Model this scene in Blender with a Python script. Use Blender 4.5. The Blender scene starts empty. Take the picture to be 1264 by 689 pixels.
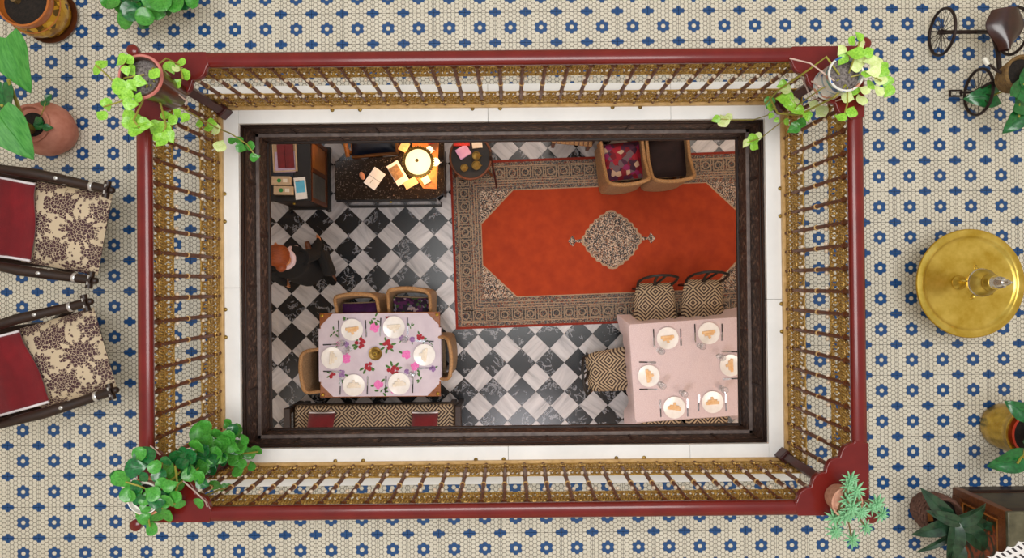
import bpy, math, random
from mathutils import Vector, Matrix, Euler
random.seed(7)
PI = math.pi
sc = bpy.context.scene
COL = sc.collection

# ------------------------------------------------------------------ camera
F_PX, CAM_Z = 870.0, 4.6            # focal length in px of a 1264-wide frame; lens height over the gallery floor
GF = -4.4                           # level of the courtyard floor below
cam_d = bpy.data.cameras.new('camera'); cam = bpy.data.objects.new('camera', cam_d); COL.objects.link(cam)
cam_d.sensor_width = 36.0; cam_d.lens = F_PX * 36.0 / 1264.0
cam.location = (0, 0, CAM_Z)
cam.rotation_euler = Euler((math.radians(0.363), math.radians(-0.13), math.radians(-0.58)), 'XYZ')
sc.camera = cam
CAM_R = cam.rotation_euler.to_matrix()
def P(px, py, z=0.0):
    """point of the level z seen at a pixel of the 1264x689 photograph"""
    d = CAM_R @ Vector(((px - 632.0) / F_PX, (344.5 - py) / F_PX, -1.0))
    t = (z - CAM_Z) / d.z
    return Vector((d.x * t, d.y * t, z))
def G(px, py, h=0.0):
    return P(px, py, GF + h)

# ------------------------------------------------------------------ light
w = bpy.data.worlds.new('sky'); sc.world = w; w.use_nodes = True
w.node_tree.nodes['Background'].inputs[0].default_value = (0.93, 0.96, 1.0, 1)
w.node_tree.nodes['Background'].inputs[1].default_value = 0.36
def area(name, loc, sx, sy, watt, col, rot=(0, 0, 0)):
    l = bpy.data.lights.new(name, 'AREA'); l.shape = 'RECTANGLE'; l.size = sx; l.size_y = sy
    l.energy = watt; l.color = col
    o = bpy.data.objects.new(name, l); o.location = loc; o.rotation_euler = rot; COL.objects.link(o); return o
area('skylight', (0.1, 0.25, 7.4), 4.6, 3.0, 330, (1.0, 0.985, 0.96))
for i, (x, y, p, c) in enumerate([(-3.2, -2.3, 19, (1, .93, .86)), (3.3, -2.4, 32, (1, .88, .80)), (3.3, 2.4, 24, (1, .86, .74)),
                                  (-3.2, 2.6, 10, (.9, .94, 1)), (0.2, -2.7, 46, (.98, .96, 1)), (0.6, 2.8, 24, (1, .9, .82))]):
    area('under_gallery_fill', (x, y, -0.62), 1.3, 1.1, p, c)  # unseen fill lights added to brighten the courtyard; no fixtures built
vs = sc.view_settings
vs.view_transform = 'Standard'; vs.look = 'None'; vs.gamma = 1.0; vs.exposure = 0.32; vs.use_curve_mapping = False

# ------------------------------------------------------------------ materials
def C(h):
    h = h.lstrip('#'); r = [int(h[i:i + 2], 16) / 255 for i in (0, 2, 4)]
    return tuple((c / 12.92 if c <= .04045 else ((c + .055) / 1.055) ** 2.4) for c in r) + (1.0,)
class NG:
    def __init__(s, name):
        m = bpy.data.materials.new(name); m.use_nodes = True; s.m = m; s.t = m.node_tree
        s.b = s.t.nodes['Principled BSDF']
    def n(s, typ, **kw):
        nd = s.t.nodes.new(typ)
        for k, v in kw.items(): setattr(nd, k, v)
        return nd
    def put(s, sock, v):
        if hasattr(v, 'is_linked'): s.t.links.new(v, sock)
        elif v is not None: sock.default_value = v
    def math(s, op, a, b=0.0, c=None, clamp=False):
        nd = s.n('ShaderNodeMath', operation=op); nd.use_clamp = clamp
        s.put(nd.inputs[0], a); s.put(nd.inputs[1], b)
        if c is not None: s.put(nd.inputs[2], c)
        return nd.outputs[0]
    def mix(s, f, a, b, mode='MIX'):
        nd = s.n('ShaderNodeMix', data_type='RGBA', blend_type=mode)
        s.put(nd.inputs[0], f); s.put(nd.inputs[6], a); s.put(nd.inputs[7], b); return nd.outputs[2]
    def ramp(s, f, stops, interp='LINEAR'):
        nd = s.n('ShaderNodeValToRGB'); nd.color_ramp.interpolation = interp
        e = nd.color_ramp.elements
        while len(e) < len(stops): e.new(0.5)
        for q, (p, c) in zip(e, stops): q.position = p; q.color = c
        s.put(nd.inputs[0], f); return nd.outputs[0]
    def co(s, kind='Object', scale=None):
        o = s.n('ShaderNodeTexCoord').outputs[kind]
        if scale is not None:
            mp = s.n('ShaderNodeMapping'); s.t.links.new(o, mp.inputs[0]); mp.inputs[3].default_value = scale; o = mp.outputs[0]
        return o
    def noise(s, vec, scale, detail=3.0, rough=.5, dist=0.0):
        nd = s.n('ShaderNodeTexNoise'); s.put(nd.inputs['Vector'], vec); nd.inputs['Scale'].default_value = scale
        nd.inputs['Detail'].default_value = detail; nd.inputs['Roughness'].default_value = rough; nd.inputs['Distortion'].default_value = dist
        return nd.outputs[0]
    def vor(s, vec, scale, feature='F1', out='Distance', rnd=1.0):
        nd = s.n('ShaderNodeTexVoronoi', feature=feature); s.put(nd.inputs['Vector'], vec); nd.inputs['Scale'].default_value = scale
        nd.inputs['Randomness'].default_value = rnd
        return nd.outputs[out]
    def sep(s, v):
        nd = s.n('ShaderNodeSeparateXYZ'); s.put(nd.inputs[0], v); return nd.outputs
    def comb(s, x, y, z=0.0):
        nd = s.n('ShaderNodeCombineXYZ'); s.put(nd.inputs[0], x); s.put(nd.inputs[1], y); s.put(nd.inputs[2], z); return nd.outputs[0]
    def bump(s, h, st=.3, d=.005):
        nd = s.n('ShaderNodeBump'); s.put(nd.inputs['Height'], h); nd.inputs['Strength'].default_value = st; nd.inputs['Distance'].default_value = d
        s.t.links.new(nd.outputs[0], s.b.inputs['Normal'])
    def done(s, col, rough=.5, metal=0.0, coat=0.0, **kw):
        s.put(s.b.inputs['Base Color'], col); s.put(s.b.inputs['Roughness'], rough); s.put(s.b.inputs['Metallic'], metal)
        s.b.inputs['Coat Weight'].default_value = coat; s.b.inputs['Coat Roughness'].default_value = .12
        for k, v in kw.items(): s.put(s.b.inputs[k.replace('_', ' ')], v)
        return s.m
def plain(name, a, b=None, rough=.5, metal=0.0, coat=0.0, scale=14.0, bump=0.0, bscale=None, stretch=None, bd=.004, **kw):
    """two-tone noise colour with an optional noise bump"""
    g = NG(name); v = g.co('Object', stretch)
    n = g.noise(v, scale, 4.0, .6)
    col = g.ramp(n, [(.32, C(a)), (.68, C(b or a))])
    if bump: g.bump(g.noise(v, bscale or scale * 3, 3.0), bump, bd)
    return g.done(col, rough, metal, coat, **kw)
M = {}
M['lacquer'] = plain('red_lacquer', '#62130f', '#731a14', .3, coat=.42, scale=6, Specular_IOR_Level=.3)
M['post'] = plain('dark_red_paint', '#3c110d', '#4f1913', .45, scale=12, bump=.1)
M['gilt'] = plain('gilt_iron', '#8c6526', '#dab263', .34, .5, scale=60, bump=.25, bscale=150)
M['giltbar'] = plain('gilt_bar', '#c39a5c', '#dab47a', .45, .1, scale=25)
M['rust'] = plain('brown_iron', '#552a12', '#7f451d', .42, .15, scale=40, bump=.2)
M['bead'] = plain('pale_bead', '#e4cdb0', '#f2e3cf', .3, .2)
M['marble_w'] = plain('white_marble_curb', '#f0efed', '#fbfaf8', .22, scale=3.5, stretch=(1, 1, 1))
M['plaster'] = plain('cream_plaster', '#e5dac4', '#ece3d0', .8, scale=4)
M['plaster2'] = plain('warm_plaster', '#d8c4a4', '#dfceb0', .8, scale=4)
M['grout'] = plain('grey_grout', '#6f6a62', '#7b756c', .85, scale=30)
M['wood_d'] = plain('dark_wood', '#1e110b', '#331d12', .48, scale=9, stretch=(1, 8, 8), bump=.1)
M['wood_m'] = plain('brown_wood', '#5b2f16', '#7a4421', .42, scale=9, stretch=(2, 8, 8))
M['wood_o'] = plain('orange_wood', '#a5602a', '#bd7838', .4, scale=9, stretch=(2, 8, 8))
M['black'] = plain('black_paint', '#110d0b', '#1a1412', .5, scale=20)
M['silver'] = plain('silver_inlay', '#b9b6b3', '#dcd9d6', .3, .7)
M['brass'] = plain('polished_brass', '#bb9a35', '#dcc062', .3, .8, scale=9, bump=.08, bscale=40)
M['brass_h'] = plain('hammered_brass', '#b08a2a', '#d9b64c', .3, .85, scale=16, bump=.5, bscale=70, bd=.006)
M['steelwhite'] = plain('bright_silver', '#cfc6bb', '#efe9e0', .18, .9)
M['soil'] = plain('dark_soil', '#15110f', '#2a221d', .95, scale=70, bump=.6)
M['soil_g'] = plain('grey_gravel_soil', '#3b3230', '#8f8580', .95, scale=90, bump=.6)
M['terra'] = plain('pink_terracotta', '#b06a56', '#cf8d79', .7, scale=9, bump=.15)
M['terra_o'] = plain('orange_terracotta', '#c07a58', '#d89470', .75, scale=12)
M['terra_r'] = plain('rough_pink_stone', '#b8826a', '#d9a68c', .9, scale=45, bump=.8)
M['potbrown'] = plain('brown_glaze', '#3a1d10', '#5a2f18', .3, scale=8, coat=.3)
M['pinkrim'] = plain('pink_plastic', '#b5645a', '#c87a70', .45)
M['redplastic'] = plain('red_plastic', '#b02a16', '#c53a20', .4)
M['whiteplastic'] = plain('white_plastic', '#dcd9cc', '#ebe8dc', .45)
M['leaf_l'] = plain('lime_leaf', '#6cab25', '#a2d84a', .42, scale=7, coat=.1)
M['leaf_v'] = plain('pale_variegated_leaf', '#c3dc7a', '#e4ebb0', .45, scale=12)
M['leaf_g'] = plain('green_leaf', '#2c7a22', '#54a63c', .38, scale=9, coat=.2)
M['leaf_e'] = plain('elephant_ear_leaf', '#2f7d2a', '#56a145', .55, scale=5, stretch=(1, 5, 1))
M['leaf_d'] = plain('dark_green_leaf', '#0e4a20', '#1f7434', .3, scale=8, coat=.25)
M['leaf_b'] = plain('blackish_green_leaf', '#132a1c', '#2d4f36', .32, scale=9, coat=.2)
M['leaf_s'] = plain('silvery_succulent', '#5ba06c', '#9fd6a4', .5, scale=20)
M['stem'] = plain('yellow_stem', '#8d8a2e', '#a59a45', .5)
M['stem_w'] = plain('pale_dry_stem', '#c7a99b', '#d9c2b6', .6)
M['stem_b'] = plain('brown_stem', '#5f4a2a', '#7a6038', .6)
M['velvet'] = plain('red_velvet', '#6a0510', '#7f0a15', .9, scale=7, bump=.25, bscale=120, Sheen_Weight=.4)
M['piping'] = plain('white_piping', '#d8cfd0', '#efe8ea', .5)
M['wicker'] = plain('tan_wicker', '#7f6347', '#b59672', .6, scale=60, bump=.8, bscale=110)
M['wicker_o'] = plain('orange_wicker', '#8a6440', '#bd915f', .6, scale=60, bump=.8, bscale=110)
M['darkcush'] = plain('aubergine_cushion', '#1d0f10', '#2a1718', .85, scale=14)
M['purple'] = plain('purple_velvet', '#3c1143', '#561b5c', .8, scale=14)
M['china'] = plain('white_china', '#eeebe6', '#f8f6f2', .2, coat=.3)
M['napkin'] = plain('peach_napkin', '#e2b078', '#efcb9d', .8, scale=30)
M['napkin_w'] = plain('cream_napkin', '#e9dcc6', '#f3eadb', .8, scale=30)
M['steel'] = plain('dark_steel', '#3a3a3e', '#55555a', .25, .8)
M['steel_l'] = plain('bright_steel', '#b9c0cc', '#dde3ec', .2, .8)
M['skin'] = plain('skin', '#b5703f', '#c98552', .55)
M['hair'] = plain('auburn_hair', '#7a3310', '#a4501d', .5, scale=30, stretch=(1, 6, 1), bump=.4)
M['cloth_k'] = plain('black_clothing', '#070606', '#0f0d0e', .9)
M['pinkcloth'] = plain('pale_pink_fabric', '#d9bcc0', '#e6cdd0', .8)
M['paper'] = plain('white_paper', '#ece7df', '#f6f2ec', .7)
M['card'] = plain('brown_print', '#6b5138', '#a58763', .5, scale=30)
M['redcard'] = plain('dark_red_cover', '#6a0a0c', '#7c1013', .5)
M['beige'] = plain('beige_card', '#c2a684', '#d2b896', .7)
M['lilac'] = plain('lilac_paper', '#cbb3cf', '#dcc8df', .7)
M['pinknap'] = plain('pink_paper', '#d79cc6', '#e3b2d5', .7)
M['blueprint'] = plain('light_blue_print', '#55b4d8', '#6cc3e4', .6)
M['greenprint'] = plain('green_print', '#1c7a34', '#2a9244', .6)
M['redprint'] = plain('red_print', '#c0241c', '#d63a28', .5)
M['navy'] = plain('navy_leather', '#0d1220', '#1a2134', .4, scale=8)
M['greypanel'] = plain('grey_panel', '#5a5750', '#77736b', .35, scale=7)
M['glassgrey'] = plain('grey_mirror_panel', '#6d7178', '#8b9097', .15, .3, scale=3)
M['candle'] = plain('dark_brass', '#6d5426', '#a58742', .35, .7)
M['cloth_y'] = plain('white_lace_base', '#e6e3e2', '#f3f1f0', .8)
def glass_mat():
    g = NG('clear_glass'); return g.done((.95, .96, .97, 1), .05, 0, IOR=1.3, Transmission_Weight=.85)
M['glass'] = glass_mat()
def glow(name, col, st):
    g = NG(name); return g.done(C('#f7e3b5'), .5, Emission_Color=col, Emission_Strength=st)
M['lampglow'] = glow('lit_lamp_shade', (1.0, .74, .40, 1), 1.15)

def mat_hex():
    """printed cement tile: 8 x 7 hexagons a tile, a blue ring in the middle, a blue lozenge over the corners (tile UV, -.5 to .5)"""
    g = NG('hexagon_cement_tile'); uv = g.sep(g.co('UV'))
    K = .8660254
    X = g.math('MULTIPLY', uv[0], 8 * K); Y = g.math('MULTIPLY', uv[1], 7.0)
    def lat(ox, oy):
        a = g.math('SUBTRACT', g.math('FLOORED_MODULO', g.math('ADD', X, K + ox), 2 * K), K)
        b = g.math('SUBTRACT', g.math('FLOORED_MODULO', g.math('ADD', Y, .5 + oy), 1.0), .5)
        return a, b, g.math('ADD', g.math('MULTIPLY', a, a), g.math('MULTIPLY', b, b))
    ax, ay, al = lat(0, 0); bx, by, bl = lat(K, .5)
    s = g.math('LESS_THAN', bl, al)
    def sel(a, b): return g.math('ADD', a, g.math('MULTIPLY', s, g.math('SUBTRACT', b, a)))
    gx, gy = sel(ax, bx), sel(ay, by)
    agx, agy = g.math('ABSOLUTE', gx), g.math('ABSOLUTE', gy)
    d = g.math('MAXIMUM', agy, g.math('ADD', g.math('MULTIPLY', agx, K), g.math('MULTIPLY', agy, .5)))
    cx, cy = g.math('SUBTRACT', X, gx), g.math('SUBTRACT', Y, gy)
    r = g.math('SQRT', g.math('ADD', g.math('MULTIPLY', cx, cx), g.math('MULTIPLY', cy, cy)))
    ring = g.math('COMPARE', r, 1.0, .2)
    qx, qy = g.math('SUBTRACT', 4 * K, g.math('ABSOLUTE', cx)), g.math('SUBTRACT', 3.5, g.math('ABSOLUTE', cy))
    q = g.math('SQRT', g.math('ADD', g.math('MULTIPLY', qx, qx), g.math('MULTIPLY', qy, qy)))
    loz = g.math('LESS_THAN', q, 1.0)
    blue = g.math('MAXIMUM', ring, loz)
    pos = g.n('ShaderNodeNewGeometry').outputs['Position']
    wear = g.noise(pos, 5.0, 4.0, .65); fine = g.noise(pos, 38.0, 3.0, .6)
    cream = g.mix(wear, C('#cbc4b4'), C('#e6e0d2')); cream = g.mix(g.math('MULTIPLY', fine, .3), cream, C('#b7ad9a'))
    bl_ = g.mix(fine, C('#0d3468'), C('#1f578f'))
    grout = g.math('GREATER_THAN', d, g.math('ADD', .425, g.math('MULTIPLY', blue, .05)))
    col = g.mix(blue, cream, bl_)
    gcol = g.mix(blue, C('#7f786b'), C('#1d4474'))
    col = g.mix(grout, col, gcol)
    g.bump(g.math('SUBTRACT', 1.0, grout), .15, .001)
    return g.done(col, .38)
M['hex'] = mat_hex()
def mat_marble(black):
    g = NG('black_veined_marble' if black else 'white_streaked_marble'); uv = g.co('UV')
    if black:
        n = g.noise(uv, 5.5, 6.0, .62, 1.6); v = g.math('ABSOLUTE', g.math('SUBTRACT', n, .5))
        msk = g.noise(uv, 4.0, 2.0)
        line = g.math('MULTIPLY', g.math('LESS_THAN', v, g.math('MULTIPLY', msk, .04)), g.math('GREATER_THAN', msk, .5))
        n2 = g.noise(uv, 30.0, 5.0, .7)
        base = g.mix(n2, C('#0c0d10'), C('#202328'))
        col = g.mix(g.math('MULTIPLY', line, .6), base, C('#a5a5ab'))
        return g.done(col, .27)
    x = g.sep(uv)
    st = g.comb(g.math('MULTIPLY', x[0], 14.0), g.math('MULTIPLY', x[1], 1.6))
    n = g.noise(st, 1.0, 4.0, .6, .6)
    col = g.ramp(n, [(.28, C('#827e7e')), (.45, C('#b9b4b4')), (.7, C('#d6d1d0'))])
    col = g.mix(g.math('MULTIPLY', g.noise(uv, 1.3, 1.0), .35), col, C('#a9aab2'))
    return g.done(col, .33)
M['tile_b'], M['tile_w'] = mat_marble(True), mat_marble(False)
def mat_carved():
    g = NG('carved_dark_wood'); v = g.co('Object')
    d = g.vor(v, 42.0, 'SMOOTH_F1'); e = g.noise(v, 55.0, 3.0, .6, 2.0)
    h = g.math('ADD', d, g.math('MULTIPLY', e, .6))
    col = g.ramp(h, [(.4, C('#17100d')), (.62, C('#33221b')), (.85, C('#4a342a')), (1.0, C('#85695a'))])
    g.bump(h, .8, .012)
    return g.done(col, .42)
M['carved'] = mat_carved()
M['carve_edge'] = plain('worn_wood_edge', '#5a4d48', '#7b6c66', .4, scale=20)
def mat_damask():
    g = NG('cream_damask_with_brown_leaves'); v = g.co('Object'); x = g.sep(v)
    # ogee repeat: mirrored half-drop motif blotches broken up into leaves
    p = .26
    u = g.math('PINGPONG', x[1], p / 2); row = g.math('FLOORED_MODULO', x[0], p)
    a = g.math('SUBTRACT', u, 0.0); b = g.math('SUBTRACT', row, p / 2)
    r1 = g.math('SQRT', g.math('ADD', g.math('MULTIPLY', a, a), g.math('MULTIPLY', b, g.math('MULTIPLY', b, .6))))
    a2 = g.math('SUBTRACT', u, p / 2); b2 = g.math('SUBTRACT', g.math('ABSOLUTE', b), p / 2)
    r2 = g.math('SQRT', g.math('ADD', g.math('MULTIPLY', a2, a2), g.math('MULTIPLY', b2, g.math('MULTIPLY', b2, .6))))
    r = g.math('MINIMUM', r1, r2)
    ang = g.math('ARCTAN2', b, g.math('ADD', a, .0001))
    pet = g.math('MULTIPLY', g.math('SINE', g.math('MULTIPLY', ang, 14.0)), .012)
    vo = g.vor(v, 48.0)
    lf = g.math('LESS_THAN', g.math('ADD', g.math('ADD', r, pet), g.math('MULTIPLY', vo, .045)), .098)
    cell = g.vor(v, 58.0, 'DISTANCE_TO_EDGE')
    lf = g.math('MULTIPLY', lf, g.math('GREATER_THAN', cell, .045))
    col = g.mix(lf, C('#c9b597'), C('#46262b'))
    g.bump(lf, .15, .001)
    return g.done(col, .75)
M['damask'] = mat_damask()
def mat_zig(name, a, b, k=34.0, cell=.11):
    """herringbone weave: slanted stripes whose slant flips from one cell to the next"""
    g = NG(name); x = g.sep(g.co('Object'))
    xx = g.math('PINGPONG', x[0], cell); yy = g.math('PINGPONG', g.math('ADD', x[1], g.math('MULTIPLY', x[2], 1.0)), cell * 1.35)
    n = g.noise(g.co('Object'), 9.0, 2.0)
    s = g.math('SINE', g.math('MULTIPLY', g.math('ADD', g.math('ADD', xx, yy), g.math('MULTIPLY', n, .012)), k * 6.2832))
    f = g.math('MULTIPLY_ADD', s, 1.6, .5, clamp=True)
    g.bump(f, .4, .003)
    return g.done(g.mix(f, C(a), C(b)), .75)
M['zig'] = mat_zig('brown_beige_herringbone', '#33211a', '#b09a7c', 23.0, .13)
M['zig2'] = mat_zig('dark_rust_herringbone', '#3a1c14', '#a98d75')
def mat_print(name, stops, sc_=26.0):
    g = NG(name); v = g.co('Object')
    c = g.sep(g.vor(v, sc_, 'F1', 'Color'))[0]
    return g.done(g.ramp(c, stops, 'CONSTANT'), .75)
M['patch'] = mat_print('purple_patterned_fabric', [(0, C('#2c1030')), (.3, C('#5b1f52')), (.5, C('#8d7f90')), (.65, C('#221028')), (.8, C('#b79a9a')), (.92, C('#3f5a2c'))], 30)
M['suzani'] = mat_print('red_violet_patchwork', [(0, C('#7a0f22')), (.22, C('#4a1f3c')), (.4, C('#a3142a')), (.55, C('#6d5860')), (.68, C('#8d1e58')), (.8, C('#c8a88e')), (.88, C('#3b1430'))], 17)
M['rugorn'] = mat_print('rug_ornament', [(0, C('#383436')), (.24, C('#6b6058')), (.42, C('#85735f')), (.58, C('#4f5256')), (.72, C('#9a8670')), (.86, C('#7a3a24'))], 95)
M['rugmed'] = mat_print('rug_medallion_ornament', [(0, C('#241f22')), (.26, C('#b79f88')), (.45, C('#4a4444')), (.6, C('#cdb8a4')), (.76, C('#8d5a3c')), (.86, C('#6e6a66'))], 100)
M['rugred'] = plain('rug_red_field', '#98300e', '#ab3c12', .9, scale=6, bump=.3, bscale=160)
M['ruglight'] = plain('rug_beige_line', '#9f8267', '#b3977b', .9, scale=60)
M['rugedge'] = plain('rug_red_edge', '#7c2314', '#8e2c18', .9, scale=30)
def mat_rugborder():
    g = NG('rug_main_border'); uv = g.sep(g.co('UV')); p = .165
    u = g.math('SUBTRACT', g.math('FLOORED_MODULO', uv[0], p), p / 2); v = uv[1]
    au, av = g.math('ABSOLUTE', u), g.math('ABSOLUTE', v)
    r = g.math('SQRT', g.math('ADD', g.math('MULTIPLY', u, u), g.math('MULTIPLY', v, v)))
    box = g.math('MAXIMUM', au, av)
    frame = g.math('COMPARE', box, .066, .006)
    ring = g.math('COMPARE', r, .042, .007)
    c = g.sep(g.vor(g.co('Object'), 105.0, 'F1', 'Color'))[0]
    base = g.ramp(c, [(0, C('#2d2c30')), (.35, C('#5c534c')), (.6, C('#3f4347')), (.78, C('#97806a')), (.93, C('#8a4a30'))], 'CONSTANT')
    f = g.math('MAXIMUM', frame, ring)
    return g.done(g.mix(g.math('MULTIPLY', f, .8), base, C('#a08a72')), .9)
M['rugborder'] = mat_rugborder()
def mat_pinkcloth():
    g = NG('pink_damask_tablecloth'); v = g.co('Object')
    d = g.vor(v, 62.0, 'DISTANCE_TO_EDGE'); n = g.noise(v, 14.0, 3.0)
    g.bump(g.math('ADD', d, n), .25, .003)
    return g.done(g.mix(g.math('GREATER_THAN', d, .12), C('#d2bcbd'), C('#dac7c7')), .75)
M['pinkdamask'] = mat_pinkcloth()
M['floralcloth'] = plain('pale_lilac_tablecloth', '#c9bcc8', '#d6cbd4', .75, scale=5)
M['fl_red'] = plain('red_embroidery', '#8d1526', '#b52a3a', .7, scale=80)
M['fl_pink'] = plain('pink_embroidery', '#e05fae', '#f08cc6', .7, scale=80)
M['fl_vio'] = plain('violet_embroidery', '#7c4f8f', '#a98ab5', .7, scale=80)
M['fl_leaf'] = plain('green_embroidery', '#2f5a22', '#55803c', .7, scale=80)
M['pottery'] = mat_print('yellow_painted_pottery', [(0, C('#b5841d')), (.35, C('#8a5f14')), (.5, C('#c79a2e')), (.75, C('#59400f')), (.85, C('#a8741a'))], 30)
M['pottery'].node_tree.nodes['Principled BSDF'].inputs['Roughness'].default_value = .25
def mat_can():
    g = NG('painted_tin_stripes'); x = g.sep(g.co('Object')); n = g.sep(g.vor(g.co('Object'), 34.0, 'F1', 'Color'))[0]
    t = g.math('MULTIPLY', x[2], 5.2)
    band = g.ramp(t, [(0, C('#b9c2c4')), (.16, C('#3d7f94')), (.24, C('#dad7cc')), (.55, C('#8fa6b4')), (.62, C('#e2dfd6')), (.8, C('#57a7ae')), (.88, C('#dcdad2'))], 'CONSTANT')
    dots = g.ramp(n, [(0, C('#e4e0d8')), (.7, C('#3560a0')), (.8, C('#c98f74')), (.88, C('#e4e0d8'))], 'CONSTANT')
    msk = g.math('GREATER_THAN', n, .62)
    return g.done(g.mix(msk, band, dots), .3)
M['can'] = mat_can()
def mat_lace():
    g = NG('white_cloth_with_dark_woven_dashes'); x = g.sep(g.co('Object'))
    a = g.math('FLOORED_MODULO', g.math('ADD', x[0], g.math('MULTIPLY', x[1], .5)), .034); b = g.math('FLOORED_MODULO', x[1], .05)
    f = g.math('MULTIPLY', g.math('LESS_THAN', a, .014), g.math('LESS_THAN', b, .03))
    return g.done(g.mix(f, C('#e9e6e6'), C('#3b3438')), .8)
M['lace'] = mat_lace()
def mat_painted():
    g = NG('painted_chest_panel'); v = g.co('Object')
    c = g.noise(v, 16.0, 3.0, .5, 1.4)
    return g.done(g.ramp(c, [(.36, C('#2a2c14')), (.46, C('#3b3417')), (.54, C('#7a3410')), (.66, C('#a34a16'))]), .4)
M['painted'] = mat_painted()
def mat_desk():
    g = NG('dark_speckled_marble_top'); v = g.co('Object')
    n = g.noise(v, 60.0, 4.0, .75); s = g.noise(v, 26.0, 3.0, .6, 1.0)
    f = g.math('MULTIPLY', g.math('GREATER_THAN', n, .6), g.math('GREATER_THAN', s, .5))
    return g.done(g.mix(g.math('MULTIPLY', f, .7), C('#1a1412'), C('#9a8c80')), .16)
M['deskmarble'] = mat_desk()

# ------------------------------------------------------------------ mesh helpers
class MB:
    def __init__(s): s.v = []; s.f = []; s.uv = []
    def add(s, vs, fs, uv=None):
        k = len(s.v); s.v += [tuple(v) for v in vs]; s.f += [tuple(k + i for i in f) for f in fs]
        s.uv += list(uv) if uv else [(0, 0)] * len(vs); return s
    def box(s, c, d, rz=0.0, mat=None):
        m = mat or (Matrix.Translation(c) @ Matrix.Rotation(rz, 4, 'Z'))
        if mat: m = mat @ Matrix.Translation(c)
        vs = [m @ Vector((x * d[0] / 2, y * d[1] / 2, z * d[2] / 2)) for z in (-1, 1) for x, y in ((-1, -1), (1, -1), (1, 1), (-1, 1))]
        return s.add(vs, [(3, 2, 1, 0), (4, 5, 6, 7), (0, 1, 5, 4), (1, 2, 6, 5), (2, 3, 7, 6), (3, 0, 4, 7)])
    def prism(s, poly, z0, z1):
        n = len(poly)
        vs = [(x, y, z0) for x, y in poly] + [(x, y, z1) for x, y in poly]
        return s.add(vs, [tuple(range(n - 1, -1, -1)), tuple(range(n, 2 * n))] + [(i, (i + 1) % n, n + (i + 1) % n, n + i) for i in range(n)])
    def tube(s, pts, r, n=6, closed=False, caps=True):
        pts = [Vector(p) for p in pts]; m = len(pts); vs = []; up = None
        for i, p in enumerate(pts):
            a = pts[(i - 1) % m] if (closed or i) else pts[0]; b = pts[(i + 1) % m] if (closed or i < m - 1) else pts[-1]
            t = (b - a)
            t = t.normalized() if t.length > 1e-9 else Vector((0, 0, 1))
            if up is None: up = Vector((0, 0, 1)) if abs(t.z) < .9 else Vector((0, 1, 0))
            x = t.cross(up); x = x.normalized() if x.length > 1e-6 else t.orthogonal().normalized()
            y = x.cross(t).normalized(); up = y
            ri = r[i] if isinstance(r, (list, tuple)) else r
            for k in range(n):
                q = 2 * PI * k / n; vs.append(p + x * math.cos(q) * ri + y * math.sin(q) * ri)
        fs = []
        for i in range(m if closed else m - 1):
            j = (i + 1) % m
            fs += [(i * n + k, i * n + (k + 1) % n, j * n + (k + 1) % n, j * n + k) for k in range(n)]
        if not closed and caps: fs += [tuple(range(n - 1, -1, -1)), tuple((m - 1) * n + k for k in range(n))]
        return s.add(vs, fs)
    def lathe(s, prof, n=28, c=(0, 0, 0), mat=None):
        vs = []; fs = []; m = mat or Matrix.Translation(c)
        for r, z in prof:
            vs += [m @ Vector((r * math.cos(2 * PI * k / n), r * math.sin(2 * PI * k / n), z)) for k in range(n)]
        for i in range(len(prof) - 1):
            fs += [(i * n + k, i * n + (k + 1) % n, (i + 1) * n + (k + 1) % n, (i + 1) * n + k) for k in range(n)]
        if prof[0][0] > 1e-6: fs.append(tuple(range(n - 1, -1, -1)))
        if prof[-1][0] > 1e-6: fs.append(tuple((len(prof) - 1) * n + k for k in range(n)))
        return s.add(vs, fs)
    def ball(s, c, r, n=10, m=6, sc_=(1, 1, 1)):
        vs = []; fs = []
        for i in range(m + 1):
            t = PI * i / m
            vs += [(c[0] + r * sc_[0] * math.sin(t) * math.cos(2 * PI * k / n), c[1] + r * sc_[1] * math.sin(t) * math.sin(2 * PI * k / n), c[2] - r * sc_[2] * math.cos(t)) for k in range(n)]
        for i in range(m): fs += [(i * n + k, i * n + (k + 1) % n, (i + 1) * n + (k + 1) % n, (i + 1) * n + k) for k in range(n)]
        return s.add(vs, fs)
    def surf(s, fn, nu, nv, closed=False):
        vs = [fn(i / nu, j / nv) for j in range(nv + 1) for i in range(nu + (0 if closed else 1))]
        w_ = nu if closed else nu + 1
        fs = [(j * w_ + i, j * w_ + (i + 1) % w_, (j + 1) * w_ + (i + 1) % w_, (j + 1) * w_ + i) for j in range(nv) for i in range(nu)]
        return s.add(vs, fs)
    def cushion(s, c, d, rz=0.0, n=12, puff=1.0, mat=None, pinch=.12):
        """pillow: rectangle d[0] x d[1], thickest in the middle"""
        m = mat or (Matrix.Translation(c) @ Matrix.Rotation(rz, 4, 'Z'))
        for sg in (1, -1):
            def fn(u, v, sg=sg):
                a, b = 2 * u - 1, 2 * v - 1
                h = ((1 - abs(a) ** 3.2) * (1 - abs(b) ** 3.2)) ** .55 * d[2] / 2 * puff
                x = a * d[0] / 2 * (1 - pinch * (1 - b * b) * .25); y = b * d[1] / 2 * (1 - pinch * (1 - a * a) * .25)
                return m @ Vector((x, y, sg * h))
            k = len(s.v); s.surf(fn, n, n)
            if sg < 0: s.f[-n * n:] = [tuple(reversed(f)) for f in s.f[-n * n:]]
        return s
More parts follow.
